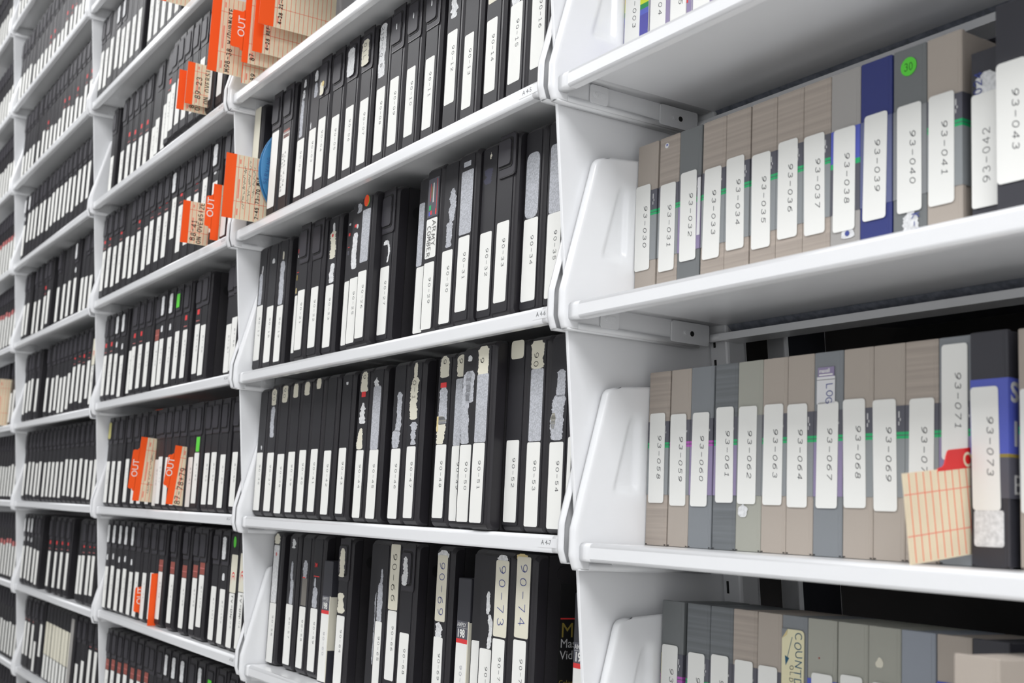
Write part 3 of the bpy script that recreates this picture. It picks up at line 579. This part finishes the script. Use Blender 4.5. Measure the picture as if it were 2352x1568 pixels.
# slim cassettes with printed red and black labels
def slim(u, w, lab, txt):
    t = thing('slim_video_cassette', lab, 'video cassette', place(-1,8,u,w,.0007), ROT, 'slim white-labelled cassettes on the lowest shelf')
    mb = MB(); mb.box(0,.0295,0,.100,0,.170,CHARC); link('cassette_shell', bevel(mb.mesh('cassette_shell'), .0012, 2), t)
    mb = MB(); y = -.0004
    mb.box(.002,.0275,y,.0002,.001,.1000,PAPER); mb.box(.002,.0275,y,.0002,.1000,.1205,SLV_D); mb.box(.002,.0275,y-.0001,.0002,.0950,.1000,RED)
    mb.box(.0275,.0298,y,.0002,.001,.1205,CREAM); mb.box(.0293,.0299,y,.012,.045,.1195,CREAM)
    mb.prism(rr(.0045,.022,.004,.088,.002), y-.0002, y, PAPER, 'y')
    font(mb,'AMPEX',(.0032,y-.0003,.1140),(1,0,0),(0,0,1),.0068,PRW,.98,.02); font(mb,'198',(.0038,y-.0003,.1020),(1,0,0),(0,0,1),.0128,PAPER,.92,.035)
    mb.box(.003,.0265,y-.00025,y,.1122,.1126,PRW)
    write(mb,txt,(.0135,y-.0004,.070),(0,0,-1),(1,0,0),.0052,.0048,.0022,.0005,mat('faded_ink',(170,170,182),.8))
    link('printed_label', mb.mesh('printed_label'), t)
slim(.2185,.0315,'slim black cassette with red-striped 198 label, beside 90-59','90-60')
slim(.6065,.033,'slim black cassette with red-striped 198 label, right of 90-69','90-70')
slim(.8455,.033,'slim cassette with red-striped 198 label, half hidden at the right end of the lowest shelf','90-75')
t = thing('video_cassette_case', 'black case set far back in the dark gap beside 90-65', 'cassette case', place(-1,8,.345,.045,.0007), ROT, GB)
link('case_body', CASE[.205,0], t); torn('torn_label', t, .020,.031,.040,.136, FIBRE)
# blue reel on edge between the first cases of A 4-5
mb = MB(); n = 48; R_ = .089
ang = [2*math.pi*i/n for i in range(n)]
for x0,x1,r,m in ((0,.0012,R_,REEL),(.0108,.012,R_,REEL),(.0012,.0108,R_-.014,SLOT)):
    mb.prism([(r*math.cos(a), r*math.sin(a)) for a in ang], x0, x1, m, 'x')
mb2 = MB(); write(mb2,'SERVING',(.01225,-.078,-.028),(0,.1,1),(0,-1,.1),.0055,.0045,.002,.0006,BLUEPEN,.15)
t = thing('tape_reel', 'blue plastic tape reel standing on edge between black cases on A 4-5', 'tape reel', place(-1,5,.082,.0935,.0895))
link('flange', bevel(mb.mesh('flange'), .0004, 1), t); link('handwriting', mb2.mesh('handwriting'), t)
# the three farther bays: same case, fewer details
LAB_CACHE = {}
def std_label(h, v0, wd=.0245, txt=None, m=None):
    key = (round(h,3), txt, m.name if m else '')
    if key not in LAB_CACHE:
        mb = MB(); mb.prism(rr(0,wd,0,h,.0022,3), LY, LY+.0004, m or PAPER, 'y')
        if txt: write(mb, txt, (wd*.56,LY-.0001,h-.019), (0,0,-1), (1,0,0), .005, .0045, .002, .0005, INK)
        LAB_CACHE[key] = mb.mesh('spine_label')
    return LAB_CACHE[key]
def tornmesh(seed, m, h, w0, w1):
    key = ('t',seed,m.name)
    if key not in LAB_CACHE:
        random.seed(seed); o = torn('torn_label', None, w0, w1, 0, h, m, y=0); LAB_CACHE[key] = o.data; bpy.data.objects.remove(o)
    return LAB_CACHE[key]
def small(name, key, x0,x1,z0,z1,m):
    if key not in LAB_CACHE:
        mb = MB(); mb.prism(rr(x0,x1,z0,z1,.0003,1), LY, LY+.0003, m, 'y'); LAB_CACHE[key] = mb.mesh(name)
    return LAB_CACHE[key]
NUM = {3:0,4:23,5:35,6:52,7:69,8:88,9:107}
YRC = {3:'89',4:'89',5:'88',6:'87',7:'87',8:'87',9:'87'}
TAGN = {-2:'the bay left of the middle one', -3:'the second bay from the left'}
DESC = {'L':'plain latched case','r':'case with red print','w':'case with white scraps','N':'smooth latchless case','b':'case with brown-red band','g':'case with green sticker','y':'case with yellow sticker','t':'case with red-cream label','c':'case with cream label'}
ROW0 = {-2:3, -3:1}
for (k,l), rows in ROWS.items():
    if k not in (-2,-3): continue
    rlo = VIS[k][0]
    for i,(f,u,w,vt) in enumerate(rows):
        random.seed(k*1000+l*50+i)
        if k == -3 and l == 9 and f == 'N': f = 's'
        # keep within sixteen words
        lab = '%s, %s from left, %s row down, %s' % (DESC.get(f,'case with pale spine'), ORD[i], ORD[l-ROW0[k]], {-2:'bay left of middle', -3:'second bay from left'}[k])
        t = thing('video_cassette_case', lab, 'cassette case', place(k,l,mm(u),mm(w),.0007), ROT, GB)
        la = f not in 'Ncst'
        link('case_body', CASE[.195, 1 if la else 0], t)
        if la: link('latch', LATCHM[.195], t)
        if f == 'c':
            o = link('spine_label', std_label(.058,0), t, (.0042,0,.006)); 
            link('upper_label', std_label(.082,0,.031,None,CREAM), t, (.003,-.0003,.0655)); continue
        if f == 's':
            link('spine_label', std_label(.175,0,None and 0 or .028,None,LGREY), t, (.004,0,.01)); continue
        h = min(.0893, vt/1000-.006); txt = None
        if k == -2: txt = '%s-%d' % (YRC[l], NUM[l]+i) if NUM[l]+i < 100 else '%s-%d' % (YRC[l], NUM[l]+i)
        z0 = vt/1000-.0007-h
        link('spine_label', std_label(h,0,.0245,txt), t, (.0042+random.uniform(-.0006,.001),0,z0))
        if f == 'r': link('red_print', small('red_print','r',.010,.021,0,.009,RED), t, (0,0,z0+h+.018)); link('red_line', small('red_line','rl',.006,.024,0,.0012,REDP), t, (0,0,z0+h+.006))
        if f == 'w': link('torn_label', tornmesh(i%5+11, FIBREW, .038, .006, .024), t, (0,-.0037,.145)) ; link('torn_label', tornmesh(i%3+31, FIBREW, .012, .008, .02), t, (0,LY,z0+h+.014))
        if f == 'b':
            link('printed_band', small('printed_band','b',.0042,.0285,0,.022,BROWN), t, (0,0,z0+h+.001)); link('band_line', small('band_line','bl',.0042,.0285,0,.0013,REDP), t, (0,-.0002,z0+h+.011))
        if f == 'g': link('green_sticker', small('green_sticker','g',.008,.026,0,.026,GREEN), t, (0,-.0035 if l != 7 else 0,z0+h+(.045 if l != 7 else .002)))
        if f == 'y': link('yellow_sticker', tornmesh(77, mat('faded_yellow_sticker',(196,190,120),.7), .036, .006, .026), t, (0,-.0036,.147))
        if f == 't':
            link('old_label', std_label(.062,0,.028,None,CREAM), t, (.003,.0001,z0+h+.001))
            mb = MB()
            for r_ in (.009,.0055): 
                a_ = ell(.016,z0+h+.018,r_,r_*1.6,10,200,8)
                for p,q in zip(a_,a_[1:]): mb.add([(p[0],LY-.0001,p[1]),(q[0],LY-.0001,q[1]),(q[0],LY-.0001,q[1]+.0025),(p[0],LY-.0001,p[1]+.0025)],[(0,1,2,3)],RED)
            write(mb,'TV UN',(.016,LY-.0006,z0+h-.002),(0,0,-1),(1,0,0),.008,.0055,.0022,.0008,PEN)
            link('printed_mark', mb.mesh('printed_mark'), t)
            if l == 8: dot('green_dot_sticker', t, .012 if i%2 else .018,.176,.0062,GREEN,rz=1.5)
    random.seed(3)
# far left bay: seen only as a sliver, its cases as one uncounted mass
mb = MB(); random.seed(21)
def far_case(o, H):
    def pt(x,y,z): return o + Vector((x, y*math.cos(TH)+z*math.sin(TH), -y*math.sin(TH)+z*math.cos(TH)))
    def bx(x0,x1,y0,y1,z0,z1,m): mb.add([pt(x,y,z) for x in (x0,x1) for y in (y0,y1) for z in (z0,z1)], [(0,1,3,2),(4,6,7,5),(0,4,5,1),(2,3,7,6),(0,2,6,4),(1,5,7,3)], m)
    return bx
for l in range(1,11):
    u = .40
    while u < .85:
        bx = far_case(place(-4,l,u,.012,.0007), .195)
        bx(.001,.0395,0,.13,0,.192,BLK); bx(.003,.031,-.002,0,.145,.19,LATCH)
        h = .10+random.uniform(-.004,.004); bx(.0042,.0287,-.0006,0,.010,h,PAPER)
        if l in (4,5,8) : bx(.0042,.0287,-.0005,0,h,h+.014,REDP)
        u += .0455+random.choice((0,0,0,.03 if l in (2,6) else 0))
o = link('video_cassette_cases', mb.mesh('video_cassette_cases')); tag(o, 'mass of black cassette cases with white labels in the far left bay', 'cassette cases'); o['kind'] = 'stuff'
# ---------------------------------------------------------------- grey cases of the nearest bay
HE, DE = .1700, .086
EC = {}
def ecase(m, Tn):
    key = (m.name, Tn)
    if key not in EC:
        mb = MB(); mb.prism(rr(0,Tn,0,HE,.0009,2), 0, .004, m, 'y'); mb.box(.0006,Tn-.0008,.004,DE,.0010,HE-.0010,m)
        mb.box(Tn-.0042,Tn-.0036,-.0002,.0004,.001,HE-.001,GRV if m in (DGREY,DGREYS,CHARC,NAVY) else m)
        mb.box(Tn-.0014,Tn-.0008,-.0003,.0004,.001,HE-.001,m)
        for x in (.0002,Tn-.0032): mb.box(x,x+.003,-.0002,.003,.0002,.0018,GRV); 
        EC[key] = bevel(mb.mesh('case_body'), .0004, 1)
    return EC[key]
def sleeve(t, Tn, kind):
    mb = MB(); y = -.0004; x1 = Tn+.0003
    def band(z0,z1,m):
        mb.box(0.0001,Tn-.0001,y,y+.0003,z0,z1,m); mb.box(x1-.0003,x1,y,DE*.97,z0,z1,m)
    z0, z1 = .049, .1205
    if kind == 'w':
        band(.0005,.168,SLV_W); 
    elif kind == 'n': band(z0,z1,SLV_T)
    elif kind == 'f': band(z0,z1,mat('sleeve_clear_on_grey',(138,140,142),.25))
    elif kind == 'b': band(.049,.088,SLV_D); band(.088,.0925,SLV_GR); band(.0925,z1,SLV_B)
    elif kind == 's': band(.049,.078,SLV_D); band(.078,.0805,GOLD); band(.0805,.135,SLV_B)
    else:
        lo = {'g':SLV_G,'m':SLV_G,'p':SLV_P,'pm':SLV_P}[kind]; li = SLV_M if kind in ('m','pm') else SLV_GR
        band(z0,.0945,lo); band(.0945,.0968,li); band(.0968,.0976,SLV_D); band(.0976,.0998,li); band(.0998,z1,SLV_D)
        for a,b,c,d in ((Tn-.0062,Tn-.0050,.111,.116),(Tn-.0048,Tn-.0038,.1085,.1105),(Tn-.0062,Tn-.0052,.105,.108)): mb.box(a,b,y-.0001,y,c,d,PRW)
    return link('insert_sleeve', mb.mesh('insert_sleeve'), t)
COLN = {BEIGE:'plain beige',BEIGES:'streaked beige',DGREY:'dark grey',DGREYS:'streaked dark grey',BGREY:'blue-grey',LGREY:'light grey',GGREY:'greenish grey',LBLUE:'pale blue-grey',NAVY:'navy blue',CHARC:'charcoal'}
GE = 'grey and beige cassette cases in the nearest bay'
def ething(l, u, Tn, m, sl, lab, w=.078):
    t = thing('video_cassette_case', lab, 'cassette case', place(0,l,u,w,.0004), ROT, GE)
    link('case_body', ecase(m,Tn), t)
    if sl: sleeve(t, Tn, sl)
    return t
EY = -.0010
E6 = [('030',15.6,BEIGE,'g',15.9),('031',50.3,BEIGES,'g',53.6),('032',81.0,DGREY,'p',85.1),('033',115.0,BEIGES,'g',117.9),('034',147.3,BEIGES,'g',150.6),('035',181.0,BEIGES,'g',183.8),('036',213.1,BEIGES,'g',216.0),('037',245.1,BEIGES,'g',247.8),('038',276.5,LGREY,'b',279.9),('039',308.4,NAVY,'n',311.5),('040',342.0,DGREY,'f',346.3),('041',374.5,BEIGE,'g',376.0)]
LV6 = dict(zip([e[0] for e in E6],[(39.9,127.5),(34.2,121.5),(39.4,127),(36.2,123),(39.8,126.5),(35.3,122.1),(38.9,126),(36.6,123.5),(33.7,120.9),(37.3,124.6),(37,123.5),(37,123.6)]))
E7 = [('058',15.6,BEIGES,'g',19.4,41,128.8),('059',49.4,BEIGE,'m',52,38.7,126.5),('060',79.3,BGREY,'pm',82.2,38.5,126.5),('061',113.4,DGREYS,'p',117.3,42.4,129.9),('062',144.4,GGREY,'f',146.4,41.6,129),('063',176.5,BEIGE,'g',178.6,41.1,129.1),('064',206.9,BEIGE,'g',208.2,39.6,127.7),('067',238.0,BGREY,'p',241.5,39.4,127.5),('068',270.8,BEIGE,'g',272.1,40.2,128.3),('069',302.4,BEIGE,'g',303.3,38.1,126.1),('070',334.0,BEIGES,'g',337.5,38.5,125),('071',365.6,BGREY,'p',368.4,77.4,164.4),('073',397.4,CHARC,'s',399.5,40.3,129.4)]
rows = [(6,)+e[:5]+LV6[e[0]] for e in E6] + [(7,)+e for e in E7]
for j,(l,n,u,m,sl,lu,v0,v1) in enumerate(rows):
    nxt = rows[j+1][2] if j+1 < len(rows) and rows[j+1][0] == l else u+32.5
    Tn = round(min(.0318, (nxt-u)/1000-.0006),4)
    t = ething(l, u/1000, Tn, m, sl, '%s cassette case with white label typed 93-%s' % (COLN[m], n), .073 if n == '073' else .078)
    off = -.0000
    paper('spine_label', t, (lu-u)/1000, v0/1000, v1/1000, .0232, text='93-'+n, tstart=.0215, font_h=.0050, rad=.0026, y=EY, skew=random.uniform(-.02,.02))
    if n == '031': dot('white_scrap', t, .011,.161,.0032,FIBREW,y=EY+.0004,rz=.8); dot('blue_scrap', t, .0115,.1615,.0012,SLV_B,y=EY+.0002,rz=.8)
    if n == '032': mb = MB(); mb.box(Tn-.0035,Tn+.0004,-.0009,-.0003,.062,.118,SLV_W); link('sleeve_edge', mb.mesh('sleeve_edge'), t)
    if n == '040': dot('green_dot_sticker', t, .0150,.1545,.0076,GREEN,y=EY+.0004,text='30'); torn('torn_label', t,.009,.025,.010,.037,FIBREW,y=EY+.0005); mb = MB(); write(mb,'K-P',(.018,EY,.035),(0,0,-1),(1,0,0),.007,.004,.002,.0007,BLUEPEN,.1); link('handwriting', mb.mesh('handwriting'), t)
    if n == '038': torn('torn_label', t,.012,.0265,.027,.036,FIBREW,y=EY+.0005,rough=.0008); dot('blue_scribble', t,.019,.031,.0022,BLUEPEN,y=EY)
    if n == '041':
        mb = MB(); X = Tn+.0004; font(mb,'m',(X,.010,.108),(0,1,0),(0,0,1),.016,PRW,1,.02); font(mb,'PRO',(X,.010,.1025),(0,1,0),(0,0,1),.005,PRW)
        mb.box(X-.0001,X,.010,.020,.068,.090,PRW); font(mb,'BQ',(X+.0001,.0105,.072),(0,1,0),(0,0,1),.016,SLV_D,1,.04); link('printed_mark', mb.mesh('printed_mark'), t)
    if n == '062': torn('torn_label', t, .004,.016,.030,.042,FIBREW,y=EY+.0004,rough=.002)
    if n == '067':
        mb = MB(); mb.box(.0035,.0235,EY,EY+.0005,.126,.149,SLV_W); mb.box(.0045,.0225,EY,EY+.0005,.149,.157,SLV_P)
        font(mb,'maxell',(.0060,EY-.0001,.1525),(1,0,0),(0,0,1),.0048,PAPER,.95,.02); mb.box(.006,.021,EY-.0001,EY,.1500,.1512,PAPER); mb.box(.0035,.0235,EY-.0001,EY,.1462,.1466,INK)
        write(mb,'LOG',(.0140,EY-.0002,.1430),(0,0,-1),(1,0,0),.0068,.0048,.0012,.0007,BLUEPEN,.08); link('printed_label', mb.mesh('printed_label'), t)
    if n == '073':
        paper('old_label', t,.003,.0145,.0405,.0245,FIBREW,y=EY+.0002)
        mb = MB(); X = Tn+.0004; font(mb,'S',(X,.002,.118),(0,1,0),(0,0,1),.020,PRW,1,.03); font(mb,'BQ',(X,.004,.052),(0,1,0),(0,0,1),.020,PRW,1); mb.box(X,X+.0001,.006,.009,.086,.104,PRW); link('printed_mark', mb.mesh('printed_mark'), t)
# the two at the right end of the upper row, then the neighbour at the frame edge
t = ething(6,.4144,.0300,CHARC,None,'charcoal case with its label upside down, between 93-041 and 93-043'); t.children[0].scale.z = .865
paper('spine_label', t,.0005,.0279,.1139,.0235,text='93-042',tstart=.018,y=EY,upside=True,font_h=.0058)
torn('torn_label', t,.003,.022,.112,.130,FIBREW,y=EY+.0005,n=9); mb = MB(); write(mb,'024',(.010,EY,.114),(0,0,1),(-1,0,0),.0065,.0045,.0015,.0008,BLUEPEN,.1); link('handwriting', mb.mesh('handwriting'), t)
t = ething(6,.4452,.0318,CHARC,None,'charcoal cassette case with white label typed 93-043',.0645)
paper('spine_label', t,.0008,.0370,.1255,.0240,text='93-043',tstart=.021,y=EY,font_h=.0052,rad=.003)
t = ething(7,.4340,.0318,BEIGE,'g','beige case at the right edge of the frame beside 93-073'); paper('spine_label', t,.0015,.039,.1265,.0235,y=EY)
# lowest row of the nearest bay
E8 = [(17.2,DGREY,'pm','93-086'),(54.8,DGREYS,'g','93-087'),(88.1,DGREYS,'g','93-088'),(119.2,BEIGES,'g','93-089'),(150.9,BEIGE,'g','93-090'),(181.2,BGREY,None,None),(211.5,GGREY,'b','93-092'),(245.2,GGREY,'g','93-093'),(277.7,GGREY,'g','93-094'),(310.7,LBLUE,None,None),(344.5,BEIGE,'s',None),(376.3,CHARC,None,None)]
XL = ['first at the left end','second from left','third from left','fourth from left','fifth from left','with yellow handwritten label','seventh from left','eighth from left','ninth from left','tenth from left','eleventh from left','twelfth from left']
LU = [(19.4,128),(58.2,124.6),(90.7,126.3),(122.7,125.3),(153.1,124),(0,0),(216.7,125.5),(248.7,128),(282,126.3)]
for j,(u,m,sl,n) in enumerate(E8):
    nxt = E8[j+1][0] if j < 11 else u+32
    Tn = round(min(.0325,(nxt-u)/1000-.0006),4)
    t = ething(8,u/1000,Tn,m,sl,'%s case, %s in the lowest row of grey cases' % (COLN[m], XL[j]))
    if n: paper('spine_label', t, (LU[j][0]-u)/1000, LU[j][1]/1000-.087, LU[j][1]/1000, .0232, text=n, tstart=.0215, y=EY, rad=.0026)
    if j == 5:
        paper('yellow_label', t,.0005,.050,.1585,.0262,YNOTE,y=EY,rad=.004); mb = MB(); y=EY-.0002
        write(mb,'COUNTDOWN',(.0165,y,.1560),(0,0,-1),(1,0,0),.0075,.0060,.0016,.0008,TEALPEN,.12)
        write(mb,'OLD',(.0105,y,.128),(0,0,-1),(1,0,0),.0042,.0034,.0016,.0005,INK,.15)
        mb.add([(.0125,y,.152),(.0131,y,.152),(.0072,y,.133),(.0066,y,.133)],[(0,1,2,3)],TEALPEN); mb.add([(.0045,y,.136),(.0095,y,.134),(.0055,y,.1275)],[(0,1,2)],TEALPEN)
        mb.add([(.0005,y,.1500),(.0075,y,.1586),(.0005,y,.1586)],[(0,1,2)],BGREY); mb.add([(.0005,y-.0001,.1500),(.0075,y-.0001,.1586),(.0062,y-.0001,.1535)],[(0,1,2)],YELL)
        link('handwriting', mb.mesh('handwriting'), t)
    if j == 0: mb = MB(); mb.box(.001,.003,-.0006,-.0003,.085,.12,YNOTE); link('label_edge', mb.mesh('label_edge'), t)
    if j == 6: dot('rust_speck', t,.013,.138,.0008,BROWN,y=-.0003)
    if j == 8: torn('white_scrap', t,.007,.015,.138,.146,CREAM,y=-.0003,rough=.0008,n=6)
t = ething(8,.4560,.0330,BEIGE,None,'beige case pulled out beyond the shelf edge at the lower right corner',-.045)
# upper row, cut by the frame: white printed sleeves with colour bands
for j,(u,lu,lw,n) in enumerate([(15.6,16.9,24.3,'93-003'),(57.4,58.5,23.6,'93-004'),(89.4,90.0,22.8,'93-005'),(121.5,123.3,23.4,'93-006')]):
    t = ething(5,u/1000,.0312 if j else .0385,LGREY,'w','white-sleeved cassette case typed %s in the row above' % n)
    paper('spine_label', t,(lu-u)/1000,.040,.126,lw/1000,text=n,tstart=.0195,y=EY-.0002,rad=.0016)
    mb = MB(); y = -.0008; Tn = .0385 if j == 0 else .0312
    if j == 0:
        for a,b,m in ((.001,.0715,mat('sleeve_indigo',(78,76,164),.35)),(.0715,.0775,SLV_B),(.0775,.083,mat('sleeve_dark_green',(20,140,74),.35)),(.083,.092,YEL2),(.092,.110,mat('sleeve_yellow',(236,206,70),.35))): mb.box(0,Tn,y,y+.0006,a,b,m)
    else:
        mb.box(0,.0009,y,y+.0006,.001,.16,SLV_P); mb.box(Tn-.0070,Tn-.0004,y,y+.0006,.001,.16,SLV_P)
        if j == 2: mb.box(Tn-.0070,Tn-.0050,y-.0002,y,.060,.066,RED)
    link('colour_bands', mb.mesh('colour_bands'), t)
# ---------------------------------------------------------------- cards that mark borrowed cassettes
def out_card(k, l, u, w0, w1, v0, v1, lab, strip=.013, tabr=None, text=None, m=ORANGE, lean=0, rows_=4, word=True, group='orange-edged out cards', slope=0, scrib=None):
    """card standing parallel to the cases; (w0..w1)x(v0..v1), orange leading strip, optional tab (va,vb,depth)"""
    t = thing('out_card', lab, 'marker card', place(k,l,u,0,0), (-TH-lean,0,0), group)
    mb = MB(); mb.box(-.0003,.0003,w0,w1,v0,v1,CARD); x = .00035
    n = int((w1-w0-strip)/.0075)
    for i in range(n): 
        w = w0+strip+.004+i*.0075; mb.box(.0003,x,w,w+.0007,v0+.001,v1-.001,RULE)
    for f in (.27,.80): mb.box(.0003,x,w0+strip,w1,v0+(v1-v0)*f,v0+(v1-v0)*f+.0007,RULE)
    for f0,f1 in ((.06,.16),(.32,.62),(.86,.93)):
        if n > 0: mb.box(.0003,x+.00002,w0+strip+.0055,w0+strip+.0078,v0+(v1-v0)*f0,v0+(v1-v0)*f1,RULEP)
    link('card', mb.mesh('card'), t)
    mb = MB(); mb.box(-.0005,.0005,w0,w0+strip,v0,v1,m)
    if tabr:
        va,vb,d = tabr; r = .004
        mb.prism([(w0+.0005,va-r)]+[(w0-r*math.sin(a*.3927), va-r+r*(1-math.cos(a*.3927))) for a in range(1,5)]+[(w0-d+r,va)]+[(w0-d+r-r*math.sin(a*.3927), va+r-r*math.cos(a*.3927)) for a in range(1,5)]+
                 [(w0-d+r-r*math.cos(a*.3927), vb-r+r*math.sin(a*.3927)) for a in range(0,5)]+[(w0-r,vb),(w0,vb+r),(w0+.0005,vb+r)], -.0005, .0005, m, 'x')
        if word: font(mb,'OUT',(.0006,w0-d*.12+.0035,va+(vb-va)*.30),(0,0,1),(0,-1,0),.0165,PAPER,.98,0)
    link('orange_edge', mb.mesh('orange_edge'), t)
    if text or scrib:
        mb = MB()
        for (s,w,v,h) in (text or []): write(mb,s,(.0005,w,v),(0,0,1),(0,-1,0),h,h*.62,h*.28,.0012,PEN,.12)
        for (w,va,vb) in (scrib or []):
            z = va; prev = None
            while z < vb:
                p = (.0006, w+random.uniform(-.0028,.0028), z)
                if prev:
                    mb.add([prev,p,(p[0],p[1],p[2]+.0007),(prev[0],prev[1],prev[2]+.0007)],[(0,1,2,3)],INK)
                prev = p; z += .0016
        link('handwriting', mb.mesh('handwriting'), t)
    return t
GC = 'orange-edged out cards'
out_card(-2,5,.7525,-.037,.08,.004,.078,'orange-edged card reading 88-41 on oversize, left of the small OUT tab',.0125,text=[('88-41',-.012,.010,.0085),('ON OVERSIZE',-.001,.006,.0075)])
out_card(-2,5,.809,-.004,.08,.004,.101,'orange card with OUT tab near the right end of shelf A 5-5',.014,tabr=(.026,.079,.011))
out_card(-1,5,.075,-.046,.060,.003,.106,'large orange-edged card beside the blue reel on shelf A 4-5',.017,text=[('7-45 73-70 MIS',.012,.008,.0055)],scrib=[(-.014,.02,.09),(-.006,.03,.10),(.002,.04,.09)])
out_card(-2,4,.7855,-.050,.08,.001,.071,'lower left of the two orange-edged cards on oversize note in the A 5 bay',.0125,text=[('ON',-.010,.006,.008),('87',-.020,.008,.008)])
out_card(-2,4,.798,-.040,.08,.010,.084,'orange-edged card reading 89-23 on oversize, in front of its twin',.0125,text=[('89-23',-.014,.022,.009),('ON OVERSIZE',.000,.016,.0078)])
out_card(-2,3,.68,-.045,.08,.001,.08,'orange-edged card cut by the top of the frame above the A 5 bay',.013)
out_card(-1,4,.045,-.056,.085,.018,.145,'foremost large orange-edged card hanging over the top left of the middle bay',.015,text=[('M98-38 W/DUBMSTE',-.020,.022,.0075)])
out_card(-1,4,.082,-.014,.10,.030,.150,'orange card with big OUT tab at the top of the middle bay',.010,tabr=(.052,.112,.020),text=[('87',.006,.036,.007)])
out_card(-1,4,.100,-.004,.11,.045,.160,'orange-edged card behind the big OUT tab at the top of the middle bay',.016,text=[('4-28 REF-R A',.022,.052,.0055)])
out_card(-1,4,.128,-.007,.12,.081,.200,'highest orange-edged card at the top of the middle bay',.024,text=[('4-28 21-08',.030,.088,.0055)])
out_card(-1,4,.066,-.006,.09,.002,.110,'small pale card with red dot peeping below the large cards',.001,text=[('89',.016,.010,.007)])
out_card(-2,7,.387,-.026,.080,.014,.138,'orange card with OUT tab in the left half of shelf A 5-7',.0125,tabr=(.036,.112,.012),scrib=[(.000,.03,.12)],lean=.06)
out_card(-2,7,.594,-.023,.080,.010,.116,'orange card reading 87-78+79 with OUT tab on shelf A 5-7',.0125,tabr=(.042,.098,.010),text=[('87-78+79',.002,.012,.0095)],lean=.09)
out_card(-2,8,.293,.014,.08,.004,.080,'orange card tab reading OUT between cases on shelf A 5-8',.012,tabr=(.018,.067,.014))
out_card(-2,8,.398,-.001,.08,.001,.100,'plain orange card edge standing proud of shelf A 5-8',.0155)
out_card(-4,6,.74,-.020,.09,.001,.139,'blank manila card at the left edge of the frame',.0004,m=CARD)
t = thing('index_card', 'red-ruled manila index card with red tab between grey cases 93-071 and 93-073', 'marker card', place(0,7,.3950,.010,.0008), (-TH+.14,0,0), None)
mb = MB(); mb.box(-.0003,.0003,0,.100,-.001,.0625,CARD)
for i in range(12): mb.box(.0003,.00036,.006+i*.0078,.0068+i*.0078,.000,.062,RULE)
for z in (.018,.047): mb.box(.0003,.0004,.0,.100,z,z+.0007,RULEP if z < .02 else RULEP)
link('card', mb.mesh('card'), t)
mb = MB(); mb.prism([(.038,.061),(.100,.061),(.100,.0755),(.053,.0755),(.0505,.0745),(.049,.072),(.046,.0655),(.044,.0640),(.038,.0630)], -.0005, .0005, REDTAB, 'x')
font(mb,'OUT',(.0006,.0665,.0620),(0,1,0),(0,0,1),.0150,CARD,.9,.02); link('red_tab', mb.mesh('red_tab'), t)
# far card left lying on its side deep on shelf A 5-7
mb = MB(); mb.box(0,.10,0,.09,.0,.0012,ORANGE)
o = link('out_card', mb.mesh('out_card'), None, place(-2,7,.335,.02,.1965), ROT); tag(o, 'dark orange card lying on top of the cases on shelf A 5-7', 'marker card', GC)
# smooth shading of small fillets
for me in list({o.data for o in bpy.data.objects if o.type == 'MESH' and o.name.startswith('case_body')}):
    for p in me.polygons: p.use_smooth = False
